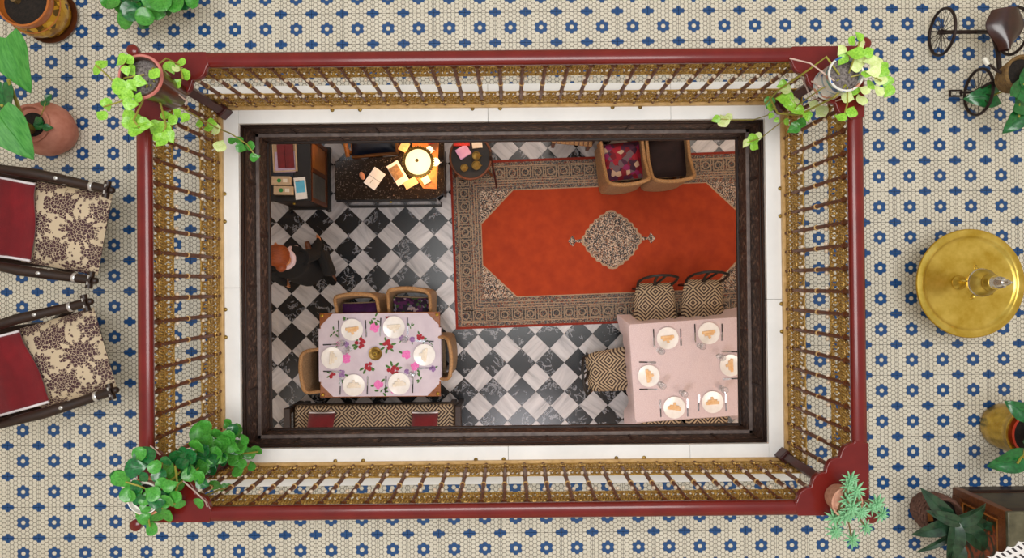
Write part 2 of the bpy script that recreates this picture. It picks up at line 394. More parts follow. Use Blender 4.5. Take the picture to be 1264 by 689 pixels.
    def mesh(s, name, mat, smooth=True, angle=42):
        me = bpy.data.meshes.new(name); me.from_pydata(s.v, [], s.f)
        if any(u != (0, 0) for u in s.uv):
            l = me.uv_layers.new(name='UVMap')
            for lp in me.loops: l.data[lp.index].uv = s.uv[lp.vertex_index]
        me.materials.append(M[mat] if isinstance(mat, str) else mat)
        if smooth:
            me.polygons.foreach_set('use_smooth', [True] * len(me.polygons)); me.set_sharp_from_angle(angle=math.radians(angle))
        me.update(); return me
def link(name, me, parent=None, loc=(0, 0, 0), rz=0.0, rot=None, scale=None):
    o = bpy.data.objects.new(name, me); COL.objects.link(o); o.location = loc
    o.rotation_euler = rot if rot is not None else (0, 0, rz)
    if scale: o.scale = scale
    if parent: o.parent = parent
    return o
def part(name, mb, mat, parent=None, bevel=0.0, smooth=True, loc=(0, 0, 0), rz=0.0, rot=None, label=None):
    o = link(name, mb.mesh(name, mat, smooth), parent, loc, rz, rot)
    if bevel:
        b = o.modifiers.new('bevel', 'BEVEL'); b.width = bevel; b.segments = 2; b.limit_method = 'ANGLE'
    if label: o['label'] = label
    return o
def tag(o, label, cat, group=None):
    o['label'] = label; o['category'] = cat
    if group: o['group'] = group
    return o
def thing(name, label, cat, loc=(0, 0, 0), rz=0.0, group=None):
    o = bpy.data.objects.new(name, None); COL.objects.link(o); o.location = loc; o.rotation_euler = (0, 0, rz); o.empty_display_size = .1
    return tag(o, label, cat, group)
def struct(name, mb, mat, label=None, smooth=False, bevel=0.0):
    o = part(name, mb, mat, None, bevel, smooth); o['kind'] = 'structure'
    if label: o['label'] = label
    return o
CACHE = {}
def cm(key, fn):
    if key not in CACHE: CACHE[key] = fn()
    return CACHE[key]

# ------------------------------------------------------------------ the setting
CX, CY = -0.045, 0.0                 # middle of the well
HX, HY = 1.829, 1.164                # railing centreline, half sizes
IX, IY = 1.712, 1.056                # well opening, half sizes
OX, OY = 1.905, 1.300                # outer edge of the marble curb
def ring_slab(x0, y0, x1, y1, ix, iy, z0, z1):
    mb = MB()
    for (a, b, c, d) in ((x0, iy + CY, x1, y1), (x0, y0, x1, CY - iy), (x0, CY - iy, CX - ix, CY + iy), (CX + ix, CY - iy, x1, CY + iy)):
        mb.box(((a + c) / 2, (b + d) / 2, (z0 + z1) / 2), (c - a, d - b, z1 - z0))
    return mb
RX0, RX1, RY0, RY1 = -3.95, 3.95, -2.75, 2.75
floor = struct('floor', ring_slab(RX0, RY0, RX1, RY1, IX + .03, IY + .03, -.44, -.012), 'grout', 'gallery floor slab around the open well')
LX0, LX1, LY0, LY1 = -4.4, 4.4, -3.6, 3.6
ground = struct('floor_ground', MB().box((0, 0, GF - .06), (LX1 - LX0, LY1 - LY0, .10)), 'grout', 'courtyard floor below the well')
struct('ceiling', ring_slab(LX0, LY0, LX1, LY1, IX + .03, IY + .03, -.50, -.441), 'plaster2', 'plaster ceiling of the courtyard under the gallery')
for nm, c, d, m in (('wall_left', (RX0 - .05, 0, 1.6), (.1, 5.7, 3.24), 'plaster'), ('wall_right', (RX1 + .05, 0, 1.6), (.1, 5.7, 3.24), 'plaster'),
                    ('wall_back', (0, RY1 + .05, 1.6), (8.1, .1, 3.24), 'plaster'), ('wall_front', (0, RY0 - .05, 1.6), (8.1, .1, 3.24), 'plaster'),
                    ('wall_ground_left', (LX0 - .05, 0, -2.45), (.1, 7.3, 4.02), 'plaster2'), ('wall_ground_right', (LX1 + .05, 0, -2.45), (.1, 7.3, 4.02), 'plaster2'),
                    ('wall_ground_back', (0, LY1 + .05, -2.45), (9, .1, 4.02), 'plaster2'), ('wall_ground_front', (0, LY0 - .05, -2.45), (9, .1, 4.02), 'plaster2')):
    struct(nm, MB().box(c, d), m)
for k, (c, d) in enumerate((((RX0 + .01, 0, .06), (.02, 5.5, .12)), ((RX1 - .01, 0, .06), (.02, 5.5, .12)), ((0, RY1 - .01, .06), (7.9, .02, .12)), ((0, RY0 + .01, .06), (7.9, .02, .12)))):
    struct('baseboard_' + ('left', 'right', 'back', 'front')[k], MB().box(c, d), 'wood_d')

# gallery tiles: each a cement tile with a printed hexagon pattern
TILE = 0.2
t0 = P(671, 335.3, 0)
def to_px(p):
    d = CAM_R.transposed() @ (Vector(p) - Vector((0, 0, CAM_Z)))
    return 632 + d.x / -d.z * F_PX, 344.5 - d.y / -d.z * F_PX
def clip_poly(x0, x1, y0, y1):
    return [(x0, y0), (x1, y0), (x1, y1), (x0, y1)]
def tile_mesh(polys, ox, oy, top=0.0, bot=-.012):
    mb = MB()
    for (x0, x1, y0, y1) in polys:
        e = .0012
        pl = clip_poly(x0 + e, x1 - e, y0 + e, y1 - e)
        k = len(mb.v); mb.prism(pl, bot, top)
        mb.uv[k:] = [(v[0] / TILE + 1e-6, v[1] / TILE) for v in mb.v[k:]]
    return mb
full = tile_mesh([(-.1, .1, -.1, .1)], 0, 0).mesh('floor_tile', 'hex', smooth=False)
cells = []
for i in range(-24, 20):
    for j in range(-18, 18):
        c = (t0.x + i * TILE, t0.y + j * TILE)
        x0, x1, y0, y1 = c[0] - .1, c[0] + .1, c[1] - .1, c[1] + .1
        x0, x1, y0, y1 = max(x0, RX0), min(x1, RX1), max(y0, RY0), min(y1, RY1)
        if x1 - x0 < .01 or y1 - y0 < .01: continue
        a0, a1, b0, b1 = CX - OX, CX + OX, CY - OY, CY + OY
        inx, iny = x0 < a1 and x1 > a0, y0 < b1 and y1 > b0
        rects = [(x0, x1, y0, y1)]
        if inx and iny:
            rects = []
            if x0 < a0: rects.append((x0, a0, y0, y1))
            if x1 > a1: rects.append((a1, x1, y0, y1))
            xx0, xx1 = max(x0, a0), min(x1, a1)
            if y0 < b0: rects.append((xx0, xx1, y0, b0))
            if y1 > b1: rects.append((xx0, xx1, b1, y1))
            rects = [r for r in rects if r[1] - r[0] > .006 and r[3] - r[2] > .006]
        if not rects: continue
        area_ = sum((r[1] - r[0]) * (r[3] - r[2]) for r in rects)
        px, py = to_px((c[0], c[1], 0))
        vis = max(0, min(1264, px + 19) - max(0, px - 19)) * max(0, min(689, py + 19) - max(0, py - 19)) / 1444 * area_ / .04
        cells.append((vis, c, [(r[0] - c[0], r[1] - c[0], r[2] - c[1], r[3] - c[1]) for r in rects], area_ > .0399))
cells.sort(key=lambda q: -q[0])
rest = MB()
for k, (vis, c, rects, whole) in enumerate(cells):
    if k < 298 and vis > .05:
        me = full if whole else tile_mesh(rects, 0, 0).mesh('floor_tile', 'hex', smooth=False)
        link('floor_tile', me, floor, (c[0], c[1], random.uniform(-.0006, .0004)))
    else:
        mb = tile_mesh(rects, 0, 0)
        rest.add([(v[0] + c[0], v[1] + c[1], v[2]) for v in mb.v], mb.f, mb.uv)
o = part('floor_tiles', rest, 'hex', floor, smooth=False); o['kind'] = 'stuff'

# white marble curb around the well, in slabs
curb = struct('trim_1', ring_slab(CX - OX, CY - OY, CX + OX, CY + OY, IX + .004, IY + .004, -.06, .012), 'grout', 'white marble curb around the open well')
def slabs(a0, a1, b0, b1, horiz, cuts):
    e = .0018; cuts = [a0] + cuts + [a1]
    for p, q in zip(cuts[:-1], cuts[1:]):
        if horiz: mb = MB().box(((p + q) / 2, (b0 + b1) / 2, .0075), (q - p - e, b1 - b0, .035))
        else: mb = MB().box(((b0 + b1) / 2, (p + q) / 2, .0075), (b1 - b0, q - p - e, .035))
        part('marble_slab', mb, 'marble_w', curb, bevel=.003)
xw, xe, yn, ys = CX - IX, CX + IX, CY + IY, CY - IY
slabs(xw, xe, yn, CY + OY, True, [CX - .09, CX + 1.1]); slabs(xw, xe, CY - OY, ys, True, [CX + .02, CX - .0 + 1.2])
slabs(CY - OY, CY + OY, CX - OX, xw, False, [CY - .01]); slabs(CY - OY, CY + OY, xe, CX + OX, False, [CY - .12])

# carved wooden fascia below the curb: board, mouldings and panel battens on each side of the well
def fascia(k, L, loc, rz):
    """local: x along the board, +y into the well, face at y=0"""
    o = struct('trim_%d' % k, MB().box((0, -.02, -.25), (L, .04, .47)), 'carved', 'carved dark wooden fascia lining the well')
    o.location = loc; o.rotation_euler = (0, 0, rz)
    part('top_moulding', MB().box((0, .004, -.03), (L, .008, .03)), 'wood_d', o, bevel=.004)
    part('shadow_moulding', MB().box((0, .005, -.075), (L, .01, .022)), 'wood_d', o, bevel=.003)
    part('middle_ledge', MB().box((0, .013, -.285), (L, .026, .014)), 'carve_edge', o, bevel=.003)
    part('lower_board', MB().box((0, .010, -.385), (L, .020, .185)), 'carved', o, bevel=.003)
    part('bottom_moulding', MB().box((0, .017, -.478), (L, .034, .03)), 'wood_d', o, bevel=.005)
    nb = max(2, int(L / .55))
    for i in range(nb):
        x = -L / 2 + (i + .5) * L / nb
        part('batten', MB().box((x, .003, -.18), (.016, .006, .19)), 'wood_d', o)
        if i < nb - 1: part('lower_batten', MB().box((x + L / nb / 2, .0215, -.385), (.016, .006, .183)), 'wood_d', o)
fascia(2, 2 * IX, (CX, yn, 0), PI); fascia(3, 2 * IX, (CX, ys, 0), 0)
fascia(4, 2 * IY, (xw, CY, 0), -PI / 2); fascia(5, 2 * IY, (xe, CY, 0), PI / 2)

# courtyard tiles: black and white marble lozenges
LZ = .3655; l0 = G(465.1, 273.3)
rug_c = G(755, 296); RUG_A = math.radians(1.6); RHX, RHY = 2.03, 1.07
def under_rug(x, y, m=.30):
    d = Matrix.Rotation(-RUG_A, 2) @ Vector((x - rug_c.x, y - rug_c.y)); return abs(d.x) < RHX - m and abs(d.y) < RHY - m
stuff = {'tile_b': MB(), 'tile_w': MB()}; cnt = 0
for i in range(-14, 20):
    for j in range(-14, 16):
        for bw in (0, 1):
            x = l0.x + (i + .5 * bw) * LZ; y = l0.y + (j + .5 * bw) * LZ
            if not (LX0 + .2 < x < LX1 - .2 and LY0 + .2 < y < LY1 - .2): continue
            h = LZ / 2 - .0016
            px, py = to_px((x, y, GF)); mt = 'tile_w' if bw else 'tile_b'
            mb = MB().prism([(h, 0), (0, h), (-h, 0), (0, -h)], -.012, 0)
            a = random.choice((0, 1, 2, 3)) * PI / 2 + PI / 4 + random.uniform(-.25, .25); ox, oy = random.uniform(0, 90), random.uniform(0, 90)
            mb.uv = [(math.cos(a) * v[0] - math.sin(a) * v[1] + ox, math.sin(a) * v[0] + math.cos(a) * v[1] + oy) for v in mb.v]
            if 318 < px < 932 and 155 < py < 550 and not under_rug(x, y):
                link('marble_tile', mb.mesh('marble_tile', mt, smooth=False), ground, (x, y, GF + random.uniform(-.0006, .0004))); cnt += 1
            else:
                stuff[mt].add([(v[0] + x, v[1] + y, v[2] + GF) for v in mb.v], mb.f, mb.uv)
for k in stuff:
    o = part('marble_tiles', stuff[k], k, ground, smooth=False); o['kind'] = 'stuff'

# ------------------------------------------------------------------ the railing
RH = 1.0
rail = thing('railing', 'red lacquered handrail on gilt scrolled ironwork surrounding the open well', 'railing', (CX, CY, .025))
ZB = -.025                           # the empty stands on the curb; local z = world z - .025
def bx_profile(L, along_x, c):
    """handrail: rounded section swept along one side"""
    prof = [(-.037, -.03), (-.030, -.04), (.030, -.04), (.037, -.03), (.037, -.008), (.028, .002), (.012, .007), (-.012, .007), (-.028, .002), (-.037, -.008)]
    n = len(prof); vs = []
    for e in (-1, 1):
        for (q, z) in prof:
            vs.append((e * (L / 2 - q * 0), q, z) if along_x else (q, e * L / 2, z))
    fs = [(i, (i + 1) % n, n + (i + 1) % n, n + i) for i in range(n)] + [tuple(range(n)), tuple(range(2 * n - 1, n - 1, -1))]
    if along_x: fs = [tuple(reversed(f)) for f in fs]
    return MB().add([(v[0] + c[0], v[1] + c[1], v[2] + c[2]) for v in vs], fs)
zr = RH + ZB - .007
part('handrail', bx_profile(2 * HX + .074, True, (0, HY, zr)), 'lacquer', rail); part('handrail', bx_profile(2 * HX + .074, True, (0, -HY, zr)), 'lacquer', rail)
part('handrail', bx_profile(2 * HY + .07, False, (HX, 0, zr)), 'lacquer', rail); part('handrail', bx_profile(2 * HY + .07, False, (-HX, 0, zr)), 'lacquer', rail)
for s in (-1, 1):
    part('base_bar', MB().box((0, s * HY, .017), (2 * HX + .05, .045, .03)), 'giltbar', rail, bevel=.004)
    part('base_bar', MB().box((s * HX, 0, .017), (.045, 2 * HY - .05, .03)), 'giltbar', rail, bevel=.004)
for s in (-1, 1):                    # small brass feet in pairs along the inner edge
    for x in (-1.10, -.92, -.19, -.01, .72, .90): part('foot', MB().ball((x, s * (HY - .026), .004), .014, 8, 5, (1, 1, .6)), 'candle', rail)
    for y in (-.33, -.15, .42, .60): part('foot', MB().ball((s * (HX - .026), y, .004), .014, 8, 5, (1, 1, .6)), 'candle', rail)
# corner boards with scalloped inner edge, outer lobe, and the posts under them
def corner_poly(sx, sy):
    pts = [(.037, .037), (-.33, .037), (-.345, -.037)]
    a, b = Vector((-.335, -.037)), Vector((-.037, -.335)); N = 4
    d = (b - a) / N; nrm = Vector((-1, -1)).normalized()
    for k in range(N):
        for q in range(1 if k else 0, 7):
            t = q / 6; p = a + d * (k + t) + nrm * (.020 * math.sin(PI * t)) * (1 if k in (0, 3) else 1.15)
            pts.append((p.x, p.y))
    pts += [(-.037, -.345), (.037, -.33)]
    pts = [(sx * (HX + x), sy * (HY + y)) for x, y in pts]
    return pts if sx * sy < 0 else list(reversed(pts))
for sx in (-1, 1):
    for sy in (-1, 1):
        z1 = RH + ZB + .003
        part('corner_board', MB().prism(corner_poly(sx, sy), z1 - .034, z1), 'lacquer', rail, bevel=.006)
        part('corner_lobe', MB().lathe([(0, -.045), (.026, -.045), (.03, -.03), (.03, -.006), (.022, .002), (0, .004)], 20, (sx * (HX + .052), sy * (HY + .052), z1 - .004)), 'lacquer', rail)
        px_, py_ = sx * (HX - .035), sy * (HY - .035)
        pm = MB().box((px_, py_, .475), (.05, .05, .91), PI / 4)
        pm.box((px_, py_, .05), (.075, .075, .10), PI / 4).box((px_, py_, .90), (.07, .07, .08), PI / 4)
        part('corner_post', pm, 'post', rail, bevel=.006)
# balusters and scrolled panels
def baluster_mesh():
    mb = MB(); mb.tube([(0, 0, .03), (0, 0, .94)], .0120, 8)
    for z in (.10, .82): mb.lathe([(.012, -.014), (.017, -.006), (.017, .006), (.012, .014)], 8, (0, 0, z))
    return mb.mesh('baluster', 'rust')
def collar_mesh():
    return MB().lathe([(.0121, -.008), (.0160, -.005), (.0160, .005), (.0121, .008)], 10, (0, 0, .48)).mesh('collar', 'giltbar')
def arc(cx, cz, r, a0, a1, n=12, rx=None): return [(cx + (rx or r) * math.cos(a0 + (a1 - a0) * k / n), 0, cz + r * math.sin(a0 + (a1 - a0) * k / n)) for k in range(n + 1)]
def panel_mesh(bay, z0, z1, up):
    mb = MB(); h = z1 - z0; w2 = bay / 2; zc = (z0 + z1) / 2; r = .0042
    mb.tube([(-w2, 0, z0), (w2, 0, z0)], .007, 6); mb.tube([(-w2, 0, z1), (w2, 0, z1)], .007, 6)
    rope = [( -w2 + bay * k / 24, .006 * math.sin(k * 2 * PI / 6), zc + .012 * math.cos(k * 2 * PI / 6)) for k in range(25)]
    mb.tube(rope, .0055, 5); mb.tube([(x, -y, 2 * zc - z) for x, y, z in rope], .0055, 5)
    mb.tube([(-w2, 0, zc + .022), (w2, 0, zc + .022)], .0035, 5); mb.tube([(-w2, 0, zc - .022), (w2, 0, zc - .022)], .0035, 5)
    for zz, ph in ((zc + h * .42, 0), (zc - h * .42, 2), (zc + h * .17, 1), (zc - h * .17, 3)):
        mb.tube([(-w2 + bay * k / 16, .007 * math.cos(k * PI / 2 + ph), zz + .010 * math.sin(k * PI / 2 + ph)) for k in range(17)], .0045, 5)
    for sg in (-1, 1):
        zq = zc + sg * h * .29
        mb.tube(arc(0, zq, h * .19, 0, 2 * PI, 14, .024)[:-1], r, 5, closed=True)
        for sx in (-1, 1):
            mb.tube([(sx * (w2 - .012 - .022 * math.sin(PI * k / 10)), .004 * math.sin(PI * k / 5), zq - h * .2 + h * .4 * k / 10) for k in range(11)], r, 5)
            mb.tube(arc(sx * (w2 - .019), zq + sg * h * .13, .011, 0, 2 * PI, 9)[:-1], .0034, 5, closed=True)
            mb.tube(arc(sx * .020, zq - sg * h * .12, .010, 0, 2 * PI, 9)[:-1], .0034, 5, closed=True)
        mb.ball((0, 0, zq), .010, 8, 5)
    # handle towards the open middle: arched corners against the bars
    ze = z1 if not up else z0; sg = 1 if not up else -1
    mb.tube([(-w2 + .01, 0, ze + sg * .030), (-w2 + .016, 0, ze + sg * .014), (-w2 + .03, 0, ze + sg * .004), (w2 - .03, 0, ze + sg * .004), (w2 - .016, 0, ze + sg * .014), (w2 - .01, 0, ze + sg * .030)], .004, 5)
    mb.v = [(x, y * 1.0 + (.0), z) for x, y, z in mb.v]
    # rosette at the bar foot
    if not up:
        for k in range(8): mb.ball((-w2 + .016 * math.cos(k * PI / 4), .014, z0 + .07 + .016 * math.sin(k * PI / 4)), .0072, 6, 4)
    return mb.mesh('scroll_panel', 'gilt')
def bead_mesh(bay, zs):
    mb = MB()
    for z in zs:
        for sx in (-1, 1): mb.ball((sx * .021, .016, z), .0115, 8, 5)
    return mb.mesh('beads', 'bead')
def run(L, c, rz, n):
    bay = L / n; Mx = Matrix.Translation(c) @ Matrix.Rotation(rz, 4, 'Z')
    bal = cm('bal', baluster_mesh); colm = cm('col', collar_mesh); lo = panel_mesh(bay, .045, .295, False); hi = panel_mesh(bay, .655, .915, True); bd = cm('bead', lambda: bead_mesh(bay, (.31, .64, .91)))
    for i in range(n + 1):
        p = Mx @ Vector((-L / 2 + i * bay, 0, 0))
        if 0 < i < n:
            b = link('baluster', bal, rail, p, rz); q = link('collar', colm, b); q2 = link('beads', bd, b); q2['kind'] = 'stuff'
        if i < n:
            p = Mx @ Vector((-L / 2 + (i + .5) * bay, 0, 0))
            link('scroll_panel', lo, rail, p, rz); link('scroll_panel', hi, rail, p, rz)
run(2 * HX, (0, HY, 0), PI, 30); run(2 * HX, (0, -HY, 0), 0, 30); run(2 * HY, (HX, 0, 0), PI / 2, 19); run(2 * HY, (-HX, 0, 0), -PI / 2, 19)

# ================================================================== the courtyard below (local z = 0 on its floor)
def gthing(name, label, cat, px, py, h=0.0, rz=0.0, group=None):
    p = G(px, py, h); return thing(name, label, cat, (p.x, p.y, GF), rz, group)
SC = lambda h: F_PX / (CAM_Z - GF - h)          # px per metre at a height over the courtyard floor

# ---- rug
rug = thing('rug', 'red persian style rug with grey ornamented border and central medallion', 'rug', (rug_c.x, rug_c.y, GF), RUG_A)
def rect_ring(x1, y1, x0, y0, z0, z1):
    mb = MB()
    for a, b, c, d in ((-x1, y0, x1, y1), (-x1, -y1, x1, -y0), (-x1, -y0, -x0, y0), (x0, -y0, x1, y0)):
        mb.box(((a + c) / 2, (b + d) / 2, (z0 + z1) / 2), (c - a, d - b, z1 - z0))
    return mb
part('rug_base', MB().box((0, 0, .004), (2 * RHX, 2 * RHY, .008)), 'rugedge', rug)
part('outer_guard_band', MB().box((0, 0, .0085), (2 * RHX - .06, 2 * RHY - .06, .001)), 'rugorn', rug)
part('beige_line', rect_ring(RHX - .075, RHY - .075, RHX - .085, RHY - .085, .009, .0098), 'ruglight', rug)
bord = MB()
for (c, L, horiz) in (((0, RHY - .165), 2 * RHX - .2, True), ((0, -RHY + .165), 2 * RHX - .2, True), ((RHX - .165, 0), 2 * RHY - .46, False), ((-RHX + .165, 0), 2 * RHY - .46, False)):
    k = len(bord.v); d = (L, .15) if horiz else (.15, L)
    bord.box((c[0], c[1], .0094), (d[0], d[1], .0012))
    bord.uv[k:] = [((v[0] - c[0], v[1] - c[1]) if horiz else (v[1] - c[1] + .0825, v[0] - c[0])) for v in bord.v[k:]]
part('rosette_border', bord, 'rugborder', rug)
for q in (.255, .29, .325): part('beige_line', rect_ring(RHX - q, RHY - q, RHX - q - .008, RHY - q - .008, .009, .0099), 'ruglight', rug)
FX, FY, FC = 1.665, .69, .42
part('spandrel_ground', MB().box((0, 0, .0095), (2 * FX, 2 * FY, .001)), 'rugmed', rug)
octo = lambda e: [(FX - e, FY - e - FC), (FX - e - FC, FY - e), (-FX + e + FC, FY - e), (-FX + e, FY - e - FC), (-FX + e, -FY + e + FC), (-FX + e + FC, -FY + e), (FX - e - FC, -FY + e), (FX - e, -FY + e + FC)]
part('field_outline', MB().prism(octo(0), .0098, .0106), 'ruglight', rug)
part('red_field', MB().prism(octo(.012), .0102, .0112), 'rugred', rug)
def serrated(hx, hy, n, amp):
    pts = []; cs = [(hx, 0), (0, hy), (-hx, 0), (0, -hy)]
    for a, b in zip(cs, cs[1:] + cs[:1]):
        a, b = Vector(a), Vector(b); nr = Vector((b.y - a.y, a.x - b.x)).normalized()
        for k in range(2 * n): t = k / (2 * n); bulge = .05 * math.sin(PI * t); p = a.lerp(b, t) + nr * (bulge + (amp if k % 2 else -amp * .2)); pts.append((p.x, p.y))
    return pts
part('medallion', MB().prism(serrated(.39, .38, 6, .016), .0108, .0118), 'ruglight', rug)
part('medallion_ornament', MB().prism(serrated(.365, .355, 6, .014), .0112, .0124), 'rugmed', rug)
for s in (-1, 1):
    pend = MB().prism([(s * .36, -.03), (s * .46, -.012), (s * .50, -.07), (s * .56, 0), (s * .50, .07), (s * .46, .012), (s * .36, .03)][::s], .0106, .0116)
    part('medallion_pendant', pend, 'rugmed', rug)

# ---- chairs
def wicker_meshes():
    def shell():
        mb = MB()
        def path(u):
            a = -.15 * PI + u * 1.30 * PI        # from front right, round the back, to front left
            return Vector((.275 * math.cos(a) * (1.0 if abs(math.cos(a)) < .9 else 1), -.27 * math.sin(a) + .02))
        def hh(u): t = abs(2 * u - 1); return .87 - .23 * min(1, max(0, (t - .45) / .3)) ** 1.2
        def path2(u, off):
            t = 2 * u - 1; sgn = -1 if t < 0 else 1; a = abs(t)
            if a < .42: x, y = a / .42 * .20, -.27 - .02 * (1 - (a / .42) ** 2)
            elif a < .6: q = (a - .42) / .18 * PI / 2; x, y = .20 + .07 * math.sin(q), -.20 - .07 * math.cos(q)
            else: q = (a - .6) / .4; x, y = .27, -.20 + q * .42
            k = 1 + off; return Vector((sgn * x * k, y * k))
        N = 40
        for off, flip in ((0.0, False), (.055, True)):
            def fn(u, v, off=off):
                zb = .04 if off else .40
                p = path2(u, off + .045 * (1 - v) if off else .03 * v); bk = .04 * (1 if p.y < -.15 else .2)
                return (p.x, p.y - (bk if off else bk * v), zb + v * (hh(u) - zb))
            k = len(mb.f); mb.surf(fn, N, 8)
            if flip: mb.f[k:] = [tuple(reversed(f)) for f in mb.f[k:]]
        rim = []
        for i in range(N + 1):
            u = i / N; p = path2(u, .065); rim.append((p.x, p.y - .04 * (1 if p.y < -.15 else .2), hh(u)))
        rim = [(rim[0][0], rim[0][1] + .01, .42)] + rim + [(rim[-1][0], rim[-1][1] + .01, .42)]
        return mb, rim
    mb, rim = shell()
    back = mb.mesh('wicker_shell', 'wicker'); rm = MB().tube(rim, .024, 8).mesh('braided_rim', 'wicker_o')
    seat = MB().box((0, 0, .40), (.52, .48, .05)).mesh('seat', 'wicker')
    leg = MB().tube([(0, 0, 0), (0, 0, .39)], [.016, .022], 8).mesh('leg', 'wood_o')
    return back, rm, seat, leg
def wicker_chair(px, py, h, rz, label, group=None):
    b, r, s, l = cm('wk', wicker_meshes)
    t = gthing('wicker_chair', label, 'chair', px, py, h, rz, group); t.scale = (.85, .97, 1.0)
    if 'on the rug' in label: t.location.z += .0116
    link('backrest', b, t); link('braided_rim', r, t); link('seat', s, t)
    for x in (-.22, .22):
        for y in (-.2, .2): link('leg', l, t, (x, y, 0))
    return t
def seat_cushion(name, t, mat, label, d=(.46, .44, .11), z=.475, group=None):
    o = part(name, MB().cushion((0, 0, 0), d, n=10), mat); o.location = t.matrix_basis @ Vector((0, -.005, z)); o.rotation_euler = t.rotation_euler
    return tag(o, label, 'cushion', group)
def at_back(px, py, rz, z=.87, back=.31):
    """seat centre from where the back rim shows"""
    p = G(px, py, z); v = Matrix.Rotation(rz, 2) @ Vector((0, back)); return to_px((p.x + v.x, p.y + v.y, GF))
wa = at_back(438, 366, PI); a = wicker_chair(*wa, 0, PI + .03, 'wicker armchair with plain purple seat at the flowered table')
seat_cushion('seat_cushion', a, 'purple', 'plain purple velvet cushion in wicker armchair at the flowered table')
wa = at_back(502, 359, PI); a = wicker_chair(*wa, 0, PI - .04, 'wicker armchair with purple patterned seat at the flowered table')
seat_cushion('seat_cushion', a, 'patch', 'purple patterned cushion in wicker armchair at the flowered table')
wa = at_back(374, 458, -PI / 2); wicker_chair(*wa, 0, -PI / 2 + .08, 'wicker armchair at the flowered table end facing away from the rug')['label'] = 'wicker armchair at the flowered table end farther from the rug'
wa = at_back(554, 444, PI / 2); wicker_chair(*wa, 0, PI / 2 + .03, 'wicker armchair at the flowered table end nearer the rug')
wa = at_back(774, 225, 0, .87); a = wicker_chair(*wa, 0, .11, 'wicker armchair on the rug with red and violet patchwork cushion')
seat_cushion('patchwork_cushion', a, 'suzani', 'red and violet patchwork cushion in wicker armchair on the rug', (.48, .46, .14), .49)
wa = at_back(831, 221, 0, .87); a = wicker_chair(*wa, 0, .08, 'wicker armchair on the rug with dark aubergine seat')
seat_cushion('seat_cushion', a, 'darkcush', 'dark aubergine cushion in wicker armchair on the rug', (.49, .47, .12), .485)

def bent_meshes():
    frame = MB().box((0, 0, .425), (.42, .42, .035)).mesh('seat_frame', 'black')
    pad = MB().add([], [])
    def fn(u, v):
        y = -.25 + .5 * v; w_ = .235 + .03 * v - .05 * max(0, .25 - v) ** 1.0 * 4 * .5; x = (2 * u - 1) * w_
        e = (1 - abs(2 * u - 1) ** 6) * (1 - abs(2 * v - 1) ** 6); return (x, y, .445 + .055 * e ** .5)
    pad.surf(fn, 16, 16); pad.surf(lambda u, v: (fn(u, v)[0], fn(u, v)[1], .443), 2, 2)
    pad = pad.mesh('woven_seat', 'zig')
    arch = [(-.20, -.21, .40), (-.225, -.27, .62), (-.20, -.31, .82), (-.10, -.335, .89), (0, -.34, .90), (.10, -.335, .89), (.20, -.31, .82), (.225, -.27, .62), (.20, -.21, .40)]
    back = MB().tube(arch, .016, 8)
    bk = back.mesh('back_hoop', 'black')
    spl = MB().tube([(-.02, -.22, .44), (.03, -.27, .62), (.05, -.335, .89)], .018, 6).mesh('back_splat', 'black')
    spl2 = MB().tube([(.02, -.22, .44), (-.03, -.27, .62), (-.05, -.335, .89)], .014, 6).mesh('back_splat', 'black')
    leg = MB().tube([(0, 0, 0), (0, 0, .41)], [.014, .02], 8).mesh('leg', 'black')
    return frame, pad, bk, spl, spl2, leg
def bent_chair(px, py, h, rz, label, group=None):
    f, p, b, s1, s2, l = cm('bent', bent_meshes)
    t = gthing('dining_chair', label, 'chair', px, py, h, rz, group)
    if 'on the rug' in label: t.location.z += .0116
    link('seat_frame', f, t); link('woven_seat', p, t); link('back_hoop', b, t); link('back_splat', s1, t); link('back_splat', s2, t)
    for x in (-.185, .185):
        for y in (-.185, .185): link('leg', l, t, (x, y, 0))
    return t
grp = 'black framed chairs at the pink table'
bent_chair(809, 375, .48, PI + .02, 'black bentwood chair partly on the rug at pink table, closer to the medallion', grp)
bent_chair(868, 371, .48, PI - .02, 'black bentwood chair partly on the rug at pink table, farther from the medallion', grp)
bent_chair(750, 458, .48, -PI / 2 + .10, 'black bentwood chair with herringbone seat on bare tiles at the pink table end', grp)
bent_chair(816, 535, .48, .05, 'black bentwood chair off the rug under pink table, nearer the bench', grp)
bent_chair(874, 533, .48, .03, 'black bentwood chair off the rug under pink table, farther from the bench', grp)

